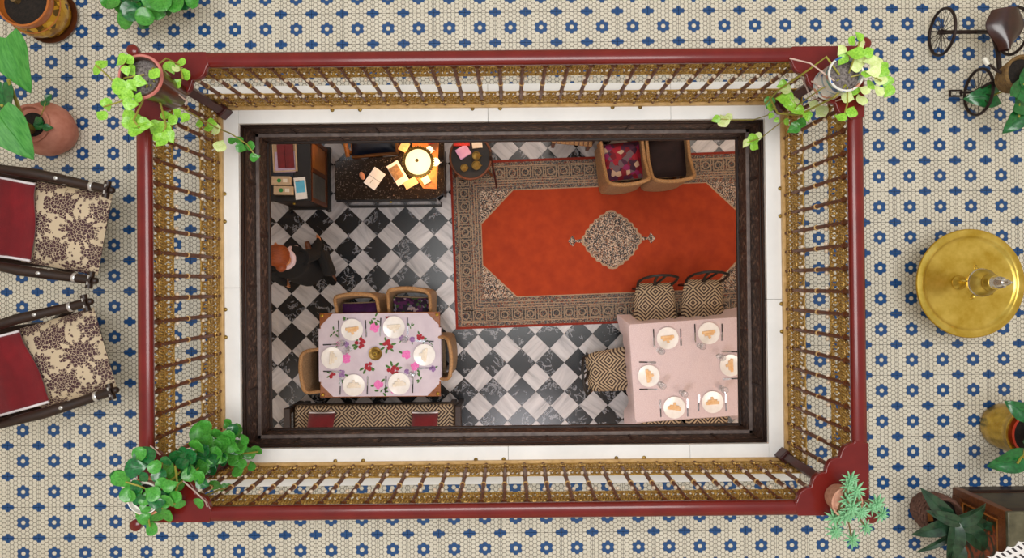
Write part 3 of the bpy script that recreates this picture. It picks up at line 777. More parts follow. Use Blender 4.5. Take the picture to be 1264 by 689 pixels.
# ---- woven bench with two red cushions
bp = G(462, 500, .47); b0 = (bp.x, bp.y - .31, GF)
bench = thing('bench', 'long herringbone upholstered bench with dark wooden frame by flowered table', 'bench', b0)
part('frame', MB().box((0, 0, .33), (2.02, .62, .10)), 'wood_d', bench, bevel=.01)
part('seat_pad', MB().box((0, .0, .43), (1.93, .62, .11)), 'zig', bench, bevel=.03)
part('backrest', MB().box((0, -.34, .62), (1.96, .10, .50)), 'zig', bench, bevel=.03)
for s in (-1, 1):
    part('armrest', MB().box((s * 1.02, -.03, .56), (.08, .66, .06)).box((s * 1.02, .26, .27), (.07, .07, .54)).box((s * 1.02, -.33, .27), (.07, .07, .54)), 'wood_d', bench, bevel=.01)
    for y in (-.26, .26): part('leg', MB().box((s * .93, y, .14), (.07, .07, .28)), 'wood_d', bench, bevel=.008)
for px in (396, 524):
    p = G(px, 512, .56)
    mt = Matrix.Translation((0, 0, 0)) @ Matrix.Rotation(math.radians(-35), 4, 'X')
    c = thing('red_cushion', 'dark red cushion with white edging on bench end %s the pink table' % ('farther from' if px < 450 else 'nearer'), 'cushion', (p.x, p.y - .15, GF + .605), 0, 'red cushions on the bench')
    part('cover', MB().cushion((0, 0, 0), (.32, .40, .13), mat=mt, n=10), 'velvet', c)
    e = [mt @ Vector((-.155 + .31 * k / 8, .196 - .01 * math.sin(PI * k / 8), .012)) for k in range(9)]
    part('edging', MB().tube(e, .011, 6), 'piping', c)

# ---- flowered table
tp = G(469, 438, .75); TH = .75
table = thing('dining_table', 'wooden dining table with brass studded corners under the flowered cloth', 'table', (tp.x, tp.y, GF))
part('tabletop', MB().box((0, 0, .73), (1.41, .99, .03)), plain('chestnut_wood', '#7a421d', '#96592b', .4, scale=9, stretch=(2, 8, 8)), table, bevel=.006)
part('apron', rect_ring(.60, .40, .575, .375, .68, .715), 'wood_m', table)
for sx in (-1, 1):
    for sy in (-1, 1):
        part('leg', MB().tube([(sx * .58, sy * .38, 0), (sx * .58, sy * .38, .715)], [.028, .038], 8), 'wood_m', table)
        part('corner_stud', MB().ball((sx * .672, sy * .462, .752), .022, 10, 6), 'brass', table)
cl = thing('tablecloth', 'pale lilac tablecloth embroidered with red and pink flowers', 'tablecloth', (tp.x, tp.y, GF + .7455))
def cut_rect(hx, hy, c): return [(hx, hy - c), (hx - c, hy), (-hx + c, hy), (-hx, hy - c), (-hx, -hy + c), (-hx + c, -hy), (hx - c, -hy), (hx, -hy + c)]
cc = MB().prism(cut_rect(.69, .485, .14), 0, .004)
part('cloth', cc, 'floralcloth', cl)
for s in (-1, 1): part('hanging_flap', MB().box((s * .7125, 0, -.075), (.006, .62, .155)).box((s * .70, 0, .001), (.03, .62, .005)), 'floralcloth', cl)

def zpx(zx, zy): return 360 + zx / 3.443, 345 + zy / 3.443
def disc(mb, x, y, r, z0=.004, z1=.0052, n=7, el=1.0, rot=0.0):
    z1 += len(mb.f) * .00004
    mb.prism([(x + r * math.cos(rot) * math.cos(2 * PI * k / n) - r * el * math.sin(rot) * math.sin(2 * PI * k / n), y + r * math.sin(rot) * math.cos(2 * PI * k / n) + r * el * math.cos(rot) * math.sin(2 * PI * k / n)) for k in range(n)], z0, z1)
rnd = random.Random(3)
for (zx, zy, kind, size, nl) in [(292, 272, 'fl_red', 1.0, 5), (408, 280, 'fl_red', 1.0, 6), (320, 368, 'fl_red', 1.0, 5), (432, 385, 'fl_red', 1.05, 6), (548, 245, 'fl_red', .75, 2), (172, 405, 'fl_red', .7, 2),
                                 (353, 205, 'fl_pink', 1.0, 2), (233, 337, 'fl_pink', .95, 1), (487, 320, 'fl_pink', .95, 1), (523, 370, 'fl_pink', .9, 1), (370, 447, 'fl_pink', .95, 2), (200, 275, 'fl_pink', .6, 1), (432, 482, 'fl_pink', .6, 1),
                                 (213, 400, 'fl_vio', .8, 1), (513, 255, 'fl_vio', .6, 1), (598, 380, 'fl_vio', .7, 1), (490, 392, 'fl_vio', .55, 1), (470, 250, 'fl_vio', .6, 2), (232, 275, 'fl_vio', .6, 1),
                                 (350, 168, 'fl_leaf', .8, 5), (180, 225, 'fl_leaf', .7, 4), (238, 155, 'fl_leaf', .6, 3), (205, 440, 'fl_leaf', .6, 3), (382, 482, 'fl_leaf', .8, 5), (550, 420, 'fl_leaf', .7, 4), (505, 205, 'fl_leaf', .6, 3), (560, 270, 'fl_leaf', .6, 4), (595, 275, 'fl_leaf', .5, 3), (590, 350, 'fl_leaf', .6, 3), (412, 150, 'fl_red', .5, 2)]:
    p = G(*zpx(zx, zy), .75); x, y = p.x - tp.x, p.y - tp.y
    x = max(-.62, min(.62, x)); y = max(-.42, min(.42, y))
    fl = MB(); lf = MB(); R = .068 * size
    for k in range(nl):
        a = rnd.uniform(0, 2 * PI); disc(lf, x + R * 1.05 * math.cos(a), y + R * 1.05 * math.sin(a), R * .5, .0036, .0048, 6, .42, a)
    if kind == 'fl_red':
        for k in range(9): a = rnd.uniform(0, 2 * PI); q = R * .75 * math.sqrt(rnd.random()); disc(fl, x + q * math.cos(a), y + q * math.sin(a), R * .34)
    elif kind == 'fl_leaf':
        disc(fl, x, y, R * .45, .004, .0052, 6, .4, rnd.uniform(0, 3))
    else:
        for k in range(6): a = k * PI / 3 + rnd.random(); disc(fl, x + R * .48 * math.cos(a), y + R * .48 * math.sin(a), R * .40)
        disc(fl, x, y, R * .3, .0045, .0056)
    f = part('embroidered_flower', fl, kind, cl, smooth=False); f['kind'] = 'stuff'
    l = part('embroidered_leaves', lf, 'fl_leaf', f, smooth=False); l['kind'] = 'stuff'
# ---- pink table
tq = G(848.5, 456.5, .75); A2 = math.radians(3.3)
table2 = thing('dining_table', 'wooden dining table under the pink damask cloth', 'table', (tq.x, tq.y, GF), A2)
part('tabletop', MB().box((0, 0, .725), (1.27, 1.12, .03)), 'wood_m', table2, bevel=.005)
for sx in (-1, 1):
    for sy in (-1, 1): part('leg', MB().tube([(sx * .55, sy * .48, 0), (sx * .55, sy * .48, .712)], [.028, .038], 8), 'wood_m', table2)
def pinkcloth():
    mb = MB(); N = 128; hx, hy, c = .648, .573, .03; base = []
    for k in range(N):
        t = 2 * PI * k / N; cx_, sy_ = math.cos(t), math.sin(t); m = max(abs(cx_) / hx, abs(sy_) / hy); x, y = cx_ / m, sy_ / m
        q = min(hx - abs(x), hy - abs(y)) ; corner = max(0, 1 - (abs(hx - abs(x)) + abs(hy - abs(y))) / .16)
        base.append((x, y, corner, t))
    rings = [(0.0, 0, .0), (.55, 0, 0), (.94, 0, 0), (1.0, 0, .004)]
    vs = []
    for s_, _, dz in rings[1:]: vs += [(x * s_, y * s_, .7485 - dz) for x, y, _, _ in base]
    for d in (.04, .10, .17, .24, .30):
        for x, y, co, t in base:
            n = Vector((x / hx if abs(x) / hx > abs(y) / hy - .08 else 0, y / hy if abs(y) / hy > abs(x) / hx - .08 else 0))
            n = n.normalized() if n.length > 0 else Vector((1, 0))
            o_ = .012 + d * .05 + co ** 1.3 * d * .48 + .010 * math.sin(t * 22) * d / .3
            vs.append((x + n.x * o_, y + n.y * o_, .7445 - d * (1 - .12 * co)))
    R = len(vs) // N
    fs = [(j * N + k, (j + 1) * N + k, (j + 1) * N + (k + 1) % N, j * N + (k + 1) % N) for j in range(R - 1) for k in range(N)]
    mb.add(vs, fs); k0 = len(mb.v); mb.add([(0, 0, .7485)], []); mb.f += [(k0, k, (k + 1) % N) for k in range(N)]
    return mb
o = part('tablecloth', pinkcloth(), 'pinkdamask', None, loc=(tq.x, tq.y, GF), rz=A2); tag(o, 'pink damask tablecloth with flared hanging corners', 'tablecloth')

# ---- table settings
WH1 = [', before the plain purple chair', ', before the purple patterned chair', ', bench side farther from the rug', ', bench side nearer the rug', ', table end farther from the rug', ', table end nearer the rug']
WH2 = [', rug side, closer to the medallion', ', rug side, farther from the medallion', ', side off the rug, nearer the bench', ', side off the rug, farther from the bench', ', table end nearer the flowered table', ', table end farther from the flowered table']
def plate_mesh(): return MB().lathe([(0, .0), (.075, 0), (.08, .006), (.125, .016), (.128, .019), (.12, .018), (.08, .010), (0, .010)], 32).mesh('plate', 'china')
def setting(zt, px, py, inward, label, group, nap, cloth, where):
    """plate, folded napkin, knife and fork; inward = direction from the diner to the table middle"""
    p = G(px, py, zt - GF if zt < 0 else zt); z = GF + zt
    o = link('dinner_plate', cm('plate', plate_mesh), None, (p.x, p.y, z)); tag(o, label + where, 'plate', group)
    a = math.atan2(inward[1], inward[0]) - PI / 2
    nm = MB().box((0, -.012, .006), (.155, .036, .010)).box((0, .012, .008), (.11, .030, .012)).box((.0, .034, .007), (.03, .05, .010), .25)
    q = part('folded_napkin', nm, nap, None, bevel=.004, loc=(p.x, p.y, z + .0105), rz=a + rnd.uniform(-.15, .15))
    tag(q, ('peach' if nap == 'napkin' else 'cream') + ' folded napkin on %s plate' % cloth + where, 'napkin', 'napkins on the ' + cloth)
    R = Matrix.Rotation(a, 2)
    for s, nm_ in ((-1, 'fork'), (1, 'knife')):
        v = R @ Vector((s * .158, -.005)); k = thing('table_' + nm_, 'steel %s on %s' % (nm_, cloth) + where, nm_, (p.x + v.x, p.y + v.y, z), a + rnd.uniform(-.05, .05), nm_ + 's on the ' + cloth)
        part('handle', MB().box((0, -.055, .005), (.013, .10, .007)), 'steel', k, bevel=.002)
        if s > 0: part('blade', MB().prism([(-.008, -.005), (.008, -.005), (.009, .09), (0, .115), (-.007, .10)], .002, .005), 'steel_l', k)
        else:
            part('neck', MB().prism([(-.004, -.005), (.004, -.005), (.012, .05), (-.012, .05)], .002, .005), 'steel_l', k)
            for t in (-.009, -.003, .003, .009): part('tine', MB().box((t, .072, .0035), (.0035, .045, .003)), 'steel_l', k)
for (px, py, inw), wh in zip(((435, 407, (0, -1)), (486.5, 404, (0, -1)), (437, 475.5, (0, 1)), (493, 473.5, (0, 1)), (410.5, 442, (1, 0)), (524, 438, (-1, 0))), WH1):
    setting(.7512, px, py, inw, 'white dinner plate on flowered cloth', 'plates on the flowered cloth', 'napkin_w' if px != 435 else 'napkin', 'flowered cloth', wh)
for (px, py, inw), wh in zip(((823.7, 417.5, (0, -1)), (874.6, 411.4, (0, -1)), (832, 502.9, (0, 1)), (879.2, 496.2, (0, 1)), (800.5, 464, (1, 0)), (901.5, 451, (-1, 0))), WH2):
    setting(.7495, px, py, inw, 'white dinner plate on pink cloth', 'plates on the pink cloth', 'napkin', 'pink cloth', wh)
def glass(px, py, zt, label, group):
    p = G(px, py, zt + .1)
    t = thing('wine_glass', label, 'glass', (p.x, p.y, GF + zt), 0, group)
    part('bowl', MB().lathe([(.004, .075), (.03, .09), (.040, .12), (.036, .165), (.034, .165), (.038, .12), (.028, .093), (0, .082)], 20), 'glass', t)
    part('stem', MB().lathe([(0, .0), (.033, .0), (.033, .003), (.006, .008), (.004, .076), (0, .076)], 20), 'glass', t)
for q, k in (((815.8, 433.7), 0), ((866, 427.6), 1), ((890.5, 441), 5), ((817, 476), 4), ((844, 486), 2), ((893.5, 481), 3)): glass(*q, .7495, 'clear wine glass on pink cloth' + WH2[k], 'glasses on the pink cloth')
for q, k in (((421, 424), 0), ((500, 419), 1), ((428, 433), 4), ((509, 462), 5)): glass(*q, .7512, 'clear wine glass on flowered cloth' + WH1[k], 'glasses on the flowered cloth')
p = G(463, 437, .78)
t = thing('candle_holder', 'round dark brass candle holder in the middle of the flowered table', 'candle holder', (p.x, p.y, GF + .7512))
part('dish', MB().lathe([(0, 0), (.05, 0), (.075, .016), (.078, .02), (.072, .018), (.045, .008), (0, .008)], 28), 'candle', t)
part('cup', MB().lathe([(.0, .008), (.032, .008), (.036, .04), (.030, .04), (.026, .02), (0, .02)], 20), 'candle', t)
part('ring_handle', MB().tube([(.018 * math.cos(k * PI / 6), .018 * math.sin(k * PI / 6), .046) for k in range(12)], .005, 6, True), 'brass', t)

# ---- table and stool beyond the armchairs, mostly under the gallery
p = G(775, 171, .75)
t = thing('side_table', 'orange wooden table in front of the rug armchairs', 'table', (p.x, p.y + .36, GF))
part('tabletop', MB().box((0, 0, .735), (.86, .70, .03)), 'wood_o', t, bevel=.006)
for sx in (-1, 1):
    for sy in (-1, 1): part('leg', MB().box((sx * .37, sy * .29, .36), (.06, .06, .72)), 'wood_d', t, bevel=.006)
p = G(708, 178, .40)
t = thing('slatted_stool', 'low tan slatted stool on bare tiles beside the rug', 'stool', (p.x, p.y + .17, GF), -.10)
part('frame', MB().box((0, 0, .36), (.50, .34, .04)), 'wood_m', t, bevel=.005)
for k in range(9): part('slat', MB().box((-.225 + k * .056, 0, .392), (.044, .36, .024)), 'wicker_o', t, bevel=.004)
for sx in (-1, 1):
    for sy in (-1, 1): part('leg', MB().box((sx * .22, sy * .14, .17), (.04, .04, .34)), 'wood_m', t)

# ---- writing desk with its lamp
dp = G(481, 209, .77)
desk = thing('desk', 'dark speckled marble topped desk with rounded corner and lit lamp', 'desk', (dp.x, dp.y, GF), 0)
hw, hd = .64, .355
top = [(-hw, -hd), (hw - .16, -hd)] + [(hw - .16 + .16 * math.sin(k * PI / 12), -hd + .16 - .16 * math.cos(k * PI / 12)) for k in range(1, 7)] + [(hw, hd), (.16, hd), (.10, .16), (-hw, .10)]
part('desktop', MB().prism(top, .74, .77), 'deskmarble', desk, bevel=.006)
part('front_panel', MB().box((-.05, -.335, .43), (1.16, .03, .62)), 'glassgrey', desk, bevel=.004)
part('side_panel', MB().box((-.61, -.12, .37), (.03, .42, .74)), 'wood_d', desk); part('side_panel', MB().box((.58, .04, .37), (.03, .56, .74)), 'wood_d', desk)
part('rail', MB().box((-.05, -.345, .71), (1.17, .05, .06)), 'black', desk, bevel=.006)
part('foot_rail', MB().box((-.05, -.335, .05), (1.17, .06, .10)), 'black', desk, bevel=.006)
part('knob', MB().ball((-.0, -.372, .70), .018, 10, 6), 'brass', desk)
lp = G(515, 198.5, 1.16)
lamp = thing('table_lamp', 'lit round table lamp with beaded rim on the dark desk', 'lamp', (lp.x, lp.y, GF + .774))
part('base', MB().lathe([(0, 0), (.07, 0), (.072, .012), (.03, .03), (.018, .06), (.03, .11), (.018, .17), (.012, .30), (0, .30)], 20), 'brass', lamp)
part('lamp_shade', MB().lathe([(.10, .25), (.142, .30), (.144, .315), (.132, .345), (.09, .382), (.03, .400), (0, .404)], 36), 'lampglow', lamp)
part('finial', MB().lathe([(0, .40), (.018, .405), (.02, .415), (.010, .425), (0, .432)], 14), 'candle', lamp)
rim = MB()
for k in range(36): rim.ball((.172 * math.cos(k * PI / 18), .172 * math.sin(k * PI / 18), .312), .013, 6, 4)
part('brim', MB().lathe([(.140, .296), (.170, .300), (.170, .308), (.143, .312)], 36), 'candle', lamp)
part('beaded_rim', rim, 'candle', lamp)['kind'] = 'stuff'
L = bpy.data.lights.new('desk_lamp_bulb', 'POINT'); L.energy = 17; L.color = (1, .48, .14); L.shadow_soft_size = .05
lo = bpy.data.objects.new('desk_lamp_bulb', L); COL.objects.link(lo); lo.location = (lp.x, lp.y, GF + .7705 + .215)
def flat(name, px, py, h, sx, sy, rz, mat, label, cat, th=.004, group=None):
    p = G(px, py, h); o = part(name, MB().box((0, 0, th / 2), (sx, sy, th)), mat, None, loc=(p.x, p.y, GF + h), rz=rz); return tag(o, label, cat, group)
DT = .7705
pd = G(462.5, 220.5, DT)
t = thing('open_booklet', 'open white booklet lying beside orange case on dark desk', 'booklet', (pd.x, pd.y, GF + DT), .95)
part('page', MB().box((-.058, 0, .003), (.112, .155, .006)), 'paper', t); part('page', MB().box((.058, 0, .003), (.112, .155, .006)), 'paper', t)
part('printed_line', MB().box((-.05, .012, .0063), (.05, .006, .0006)), 'card', t)
flat('paper_sheet', 491, 214, DT, .15, .27, .52, 'paper', 'white sheet of paper under the brown photograph on desk', 'paper')
flat('photograph', 489, 213, DT + .0045, .12, .16, .55, 'card', 'brown photograph lying on white sheet on desk', 'photo', .003)
o = part('lamplit_mat', MB().prism([(-.02, -.26), (.14, -.27), (.17, .27), (-.14, .27), (-.15, -.05)], 0, .003), plain('lamplit_tan', '#8a4e22', '#b3713a', .5, scale=22, bump=.3), None, loc=(*G(524, 205, DT).to_2d(), GF + DT), rz=.0); tag(o, 'tan mat with lamp glow in its colour, under the lit lamp on desk', 'mat')  # orange-brown of the lamp-lit desk half, put into the colour of a mat
flat('tan_envelope', 507, 226, DT + .0035, .16, .09, .5, 'beige', 'tan envelope on the tan mat in front of the lamp', 'envelope')
flat('tan_card', 499, 181, DT + .0035, .10, .12, -.5, 'napkin', 'tan card on the tan mat behind the lamp', 'card')
p = G(447, 217, DT + .02); o = part('spectacle_case', MB().ball((0, 0, .022), .05, 12, 8, (.62, 1.0, .44)), 'terra_o', None, loc=(p.x, p.y, GF + DT), rz=.4); tag(o, 'small orange rounded case on dark desk', 'case')
def small_pot(px, py, h, r, hh, mat, label, name='small_cup', cat='cup', group=None, inner='soil'):
    p = G(px, py, h + hh); t = thing(name, label, cat, (p.x, p.y, GF + h), 0, group)
    part('body', MB().lathe([(0, 0), (r * .6, 0), (r * .95, hh * .45), (r, hh), (r * .86, hh), (r * .8, hh * .7), (0, hh * .66)], 20), mat, t)
    part('handle', MB().tube([(r * .9 + .018 * math.sin(k * PI / 6), 0, hh * (.25 + .55 * k / 6)) for k in range(7)], .005, 6), mat, t)
    return t
small_pot(530, 185, DT + .0035, .045, .07, 'china', 'cream cup beside the red packet on desk')
small_pot(537.5, 200, DT + .0035, .05, .08, 'china', 'cream pitcher beside the lit lamp at the desk edge')
flat('note_pad', 526, 222.5, DT + .0035, .09, .08, .5, 'napkin_w', 'cream note pad at the rounded desk corner', 'note pad', .02)
flat('red_packet', 533, 174.5, DT + .0035, .075, .06, .1, 'redprint', 'small red packet on desk behind the lamp', 'packet', .025)
# desk chair
cp = G(452, 172, .47)
t = thing('desk_chair', 'orange wooden chair with navy leather seat behind desk', 'chair', (cp.x + .08, cp.y + .06, GF), .08)
part('seat', MB().cushion((0, 0, .47), (.54, .48, .12)), 'navy', t)
part('frame', MB().box((0, 0, .40), (.58, .52, .05)), 'wood_o', t, bevel=.01)
for s in (-1, 1):
    part('armrest', MB().tube([(s * .30, -.27, .58), (s * .31, -.10, .62), (s * .30, .24, .64)], [.025, .028, .022], 8), 'wood_o', t)
    for y in (-.22, .22): part('leg', MB().box((s * .27, y, .20), (.045, .045, .40)), 'wood_o', t)
    part('arm_post', MB().box((s * .295, -.20, .50), (.035, .04, .18)), 'wood_o', t)
part('backrest', MB().box((0, .27, .72), (.56, .04, .48)), 'wood_o', t, bevel=.012)

# ---- cabinet with folders and leaflets
kp = G(357, 209, .84)
cab = thing('cabinet', 'low dark wooden cabinet with panelled side holding folders and leaflets', 'cabinet', (kp.x, kp.y + .01, GF))
cw, cd = .50, .76
part('top', MB().box((0, 0, .825), (cw, cd, .03)), 'black', cab, bevel=.005)
part('body', MB().box((-.005, 0, .44), (cw - .05, cd - .04, .74)), 'wood_d', cab)
part('plinth', MB().box((.01, 0, .035), (cw + .03, cd + .03, .07)), 'black', cab, bevel=.006)
for y in (-cd / 2 + .03, 0.0, cd / 2 - .03): part('stile', MB().box((cw / 2 - .02, y, .44), (.03, .05, .74)), 'wood_m', cab, bevel=.004)
for z in (.10, .78): part('side_rail', MB().box((cw / 2 - .02, 0, z), (.028, cd - .04, .06)), 'wood_m', cab, bevel=.004)
for y in (-.18, .18): part('side_panel', MB().box((cw / 2 - .028, y, .44), (.018, .30, .62)), 'greypanel' if y < 0 else 'wood_o', cab)  # orange of the far panel is the lamp's warm light put into its colour
part('drawer', MB().box((0, -cd / 2 + .014, .66), (cw - .10, .02, .24)), 'wood_d', cab, bevel=.004)
part('drawer_knob', MB().ball((0, -cd / 2 - .008, .66), .016, 10, 6), 'brass', cab)
for s in (-1, 1): part('scroll_foot', MB().tube([(s * .22, -cd / 2 - .01, .07), (s * .25, -cd / 2 - .04, .05), (s * .27, -cd / 2 - .03, .012)], .014, 7), 'black', cab)
CT = .8405
tr = G(352, 192, CT)
t = thing('document_tray', 'shallow beige tray holding lilac papers on the cabinet', 'tray', (tr.x, tr.y, GF + CT), .04)
part('bottom', MB().box((0, 0, .004), (.27, .38, .008)), 'beige', t)
for s in (-1, 1): part('rim', MB().box((s * .131, 0, .014), (.012, .38, .026)), 'beige', t); part('rim', MB().box((0, s * .184, .014), (.26, .012, .026)), 'beige', t)
flat('lilac_paper', 352, 200, CT + .0085, .23, .24, .04, 'lilac', 'pale lilac papers under the red folders in tray', 'paper', .006)
for px, g_ in ((347.3, 0), (357.5, 0)): flat('red_folder', px, 191, CT + .015, .085 if px < 350 else .095, .31, .06, 'redcard', ('dark red folder in the beige tray, on the side %s' % ('away from desk' if px < 350 else 'towards desk')), 'folder', .016, 'red folders in the tray')
for px, py in ((348, 223.5), (350.5, 235.5)):
    p = G(px, py, CT + .02)
    t = thing('leaflet_box', 'beige leaflet box with green emblem on cabinet, %s the tray' % ('nearer' if py < 230 else 'farther from'), 'box', (p.x, p.y, GF + CT), -.02, 'leaflet boxes on the cabinet')
    part('box_body', MB().box((0, 0, .03), (.215, .098, .06)), 'beige', t, bevel=.003)
    part('green_emblem', MB().lathe([(0, .060), (.024, .060), (.024, .0608), (0, .0608)], 18, (-.02, 0, 0)), 'greenprint', t)
    part('pale_print', MB().box((.05, .0, .0604), (.05, .04, .0008)), 'napkin_w', t)
p = G(371, 232.5, CT)
t = thing('leaflet', 'white leaflet with light blue panel on the cabinet edge', 'leaflet', (p.x, p.y, GF + CT), .10)
part('sheet', MB().box((0, 0, .003), (.135, .255, .006)), 'paper', t); part('blue_panel', MB().box((0, .02, .0064), (.105, .14, .0008)), 'blueprint', t)
part('dark_title', MB().box((-.02, .085, .0066), (.05, .014, .0009)), 'card', t)
flat('blue_magazine', 350, 216.5, CT, .23, .05, .05, 'navy', 'dark blue magazine edge showing behind leaflet boxes', 'magazine', .012)

# ---- oval serving table with tea things
op = G(581, 196, .60)
t = thing('oval_table', 'small dark oval tray table with tea things at the rug corner', 'table', (op.x, op.y + .02, GF))
ov = lambda a, b, n=36: [(a * math.cos(2 * PI * k / n), b * math.sin(2 * PI * k / n)) for k in range(n)]
part('tray_top', MB().prism(ov(.25, .27), .575, .60), 'black', t, bevel=.006)
part('tray_rim', MB().tube([(.245 * math.cos(k * PI / 18), .265 * math.sin(k * PI / 18), .61) for k in range(36)], .013, 6, True), 'wood_m', t)
for k in range(3):
    a = k * 2 * PI / 3 - .5; part('leg', MB().tube([(.10 * math.cos(a), .10 * math.sin(a), .575), (.17 * math.cos(a), .17 * math.sin(a), .30), (.27 * math.cos(a), .27 * math.sin(a), .0)], [.018, .016, .02], 7), 'wood_m', t)
OT = .6005
flat('pink_napkin', 572, 188, OT, .15, .13, .55, 'pinknap', 'pink paper napkin on the oval table', 'napkin', .03)
flat('red_box', 570, 176, OT, .19, .09, .02, 'redprint', 'red printed box on the oval table', 'box', .04)
flat('white_card', 589, 178, OT, .12, .10, .1, 'napkin_w', 'white card standing box on the oval table', 'card', .03)
small_pot(588, 192, OT, .05, .09, 'candle', 'brass tea pot beside the white card on oval table', 'tea_pot', 'teapot')
small_pot(573, 207, OT, .045, .06, 'candle', 'brass tea cup at the rounded front of oval table', 'tea_cup', 'cup')
small_pot(588, 204, OT, .055, .05, 'candle', 'wide brass bowl at the rounded front of oval table', 'tea_bowl', 'bowl')
p = G(610, 205, .45)
t = thing('walking_stick', 'thin dark red walking stick leaning on the oval table', 'stick', (p.x + .02, p.y - .2, GF + .0126))
part('shaft', MB().tube([(0, 0, 0), (-.03, .16, .40), (-.05, .25, .62)], .012, 7), 'post', t); part('grip', MB().tube([(-.05, .25, .62), (-.055, .28, .66), (-.05, .33, .66)], .015, 7), 'wood_d', t)

# ---- person walking across the tiles
pf = G(396, 339)
def person():
    hp = G(347, 303, 1.66)
    hx, hy = hp.x - pf.x, min(.26, hp.y - pf.y)
    V = []; E = []; Rr = []
    def v(x, y, z, r, prev=None, r2=None):
        V.append((x, y, z)); Rr.append((r, r2 or r)); 
        if prev is not None: E.append((prev, len(V) - 1))
        return len(V) - 1
    pel = v(.0, .06, .95, .135, None, .115)
    w_ = v(.0, .075, 1.08, .125, pel, .10); ch = v(-.0, .11, 1.28, .15, w_, .115); sh = v(0, .14, 1.42, .10, ch, .085); nk = v(0, .165, 1.50, .055, sh)
    h1 = v(0, .185, 1.57, .075, nk); h2 = v(0, .195, 1.66, .098, h1, .105); v(0, .19, 1.735, .07, h2)
    for s, fy, kz in ((1, -.20, .50), (-1, .24, .52)):
        hpj = v(s * .095, .06, .87, .095, pel); kn = v(s * .10, .06 + fy * .35 + (.08 if s < 0 else .04), kz, .062, hpj); an = v(s * .10, .06 + fy, .10, .042, kn)
        hl = v(s * .10, .06 + fy + .01, .045, .042, an); v(s * .105, .06 + fy + .17, .035, .036, hl)
    hands = []
    for s, sw in ((1, .14), (-1, -.16)):
        so = v(s * .185, .125, 1.40, .065, sh); el = v(s * .245, .10 + sw * .4, 1.12, .045, so); wr = v(s * .25, .14 + sw * 1.2, .90, .03, el); pa = v(s * .245, .155 + sw * 1.4, .84, .034, wr, .02)
        hands.append(pa)
        base = Vector(V[pa])
        for q in range(4): 
            f1 = v(base.x, base.y - .03 + q * .02, base.z - .05, .0095, pa); v(base.x - s * .012, base.y - .028 + q * .02, base.z - .085 + abs(q - 1.5) * .006, .008, f1)
        th = v(base.x - s * .01, base.y + .045, base.z - .02, .010, pa); v(base.x - s * .018, base.y + .055, base.z - .05, .0085, th)
    me = bpy.data.meshes.new('body'); me.from_pydata(V, E, [])
    ob = bpy.data.objects.new('body_tmp', me); COL.objects.link(ob)
    sk = ob.modifiers.new('skin', 'SKIN'); sk.use_smooth_shade = True
    for i, r in enumerate(Rr): me.skin_vertices[0].data[i].radius = r; me.skin_vertices[0].data[i].use_root = (i == 0)
    sb = ob.modifiers.new('sub', 'SUBSURF'); sb.levels = 2; sb.render_levels = 2
    dg = bpy.context.evaluated_depsgraph_get(); dg.update()
    m2 = bpy.data.meshes.new_from_object(ob.evaluated_get(dg)); m2.name = 'body'
    bpy.data.objects.remove(ob)
    m2.materials.clear()
    for k in ('cloth_k', 'skin', 'wood_m'): m2.materials.append(M[k])
    for pl in m2.polygons:
        c = pl.center
        pl.material_index = 1 if (c.z > 1.475 or (c.z < .875 and abs(c.x) > .2)) else (2 if c.z < .085 else 0)
    t = thing('person', 'person in dark clothes with auburn hair walking over the chequered tiles', 'person', (pf.x + .05, pf.y + .0, GF), 0.25)
    link('body', m2, t)
    def coat(u, v_):
        a = 2 * PI * u; z = 1.46 - v_ * .72; k = (.12, .205, .20, .175, .185, .195, .205, .215, .22)[min(8, int(v_ * 8 + .01))]
        return (k * 1.06 * math.cos(a), .14 - .09 * v_ + k * .86 * math.sin(a) + .012 * math.sin(5 * a) * v_, z)
    part('coat', MB().surf(coat, 28, 8, True), 'cloth_k', t)
    for s, sw in ((1, .14), (-1, -.16)):
        part('sleeve', MB().tube([(s * .17, .125, 1.41), (s * .245, .10 + sw * .4, 1.12), (s * .25, .14 + sw * 1.1, .92)], [.085, .066, .05], 10), 'cloth_k', t)
    hair = MB()
    def fn(u, v_):
        a = 2 * PI * u; th = v_ * 1.75; cut = 1.0 if math.sin(a) < .35 else 1 - .42 * (math.sin(a) - .35) / .65
        th *= cut; return (.118 * math.sin(th) * math.cos(a), .185 + .128 * math.sin(th) * math.sin(a), 1.665 + .132 * math.cos(th))
    hair.surf(fn, 28, 12, True); hair.ball((0, .06, 1.66), .055, 12, 8)
    part('hair', hair, 'hair', t)
    fc = MB(); fc.ball((0, .305, 1.645), .018, 8, 6, (.8, 1.2, 1.3)); part('nose', fc, 'skin', t)
    for s in (-1, 1):
        part('eye', MB().ball((s * .036, .287, 1.672), .012, 8, 6), 'paper', t); part('ear', MB().ball((s * .108, .185, 1.645), .026, 8, 6, (.4, .8, 1.2)), 'skin', t)
    part('mouth', MB().ball((0, .283, 1.60), .024, 8, 5, (1.1, .5, .35)), 'redprint', t)
    part('scarf', MB().tube([(.092 * math.cos(a * PI / 8), .150 + .088 * math.sin(a * PI / 8), 1.475 + .012 * math.sin(a * PI / 8)) for a in range(16)], .03, 8, True).tube([(.05, .225, 1.46), (.07, .262, 1.36), (.075, .262, 1.22)], [.032, .03, .036], 8), 'pinkcloth', t)
    bg = MB().box((.0, 0, 0), (.10, .30, .26)); part('shoulder_bag', bg, 'cloth_k', t, bevel=.03, loc=(.30, .04, 1.0), rz=0.1)
person()

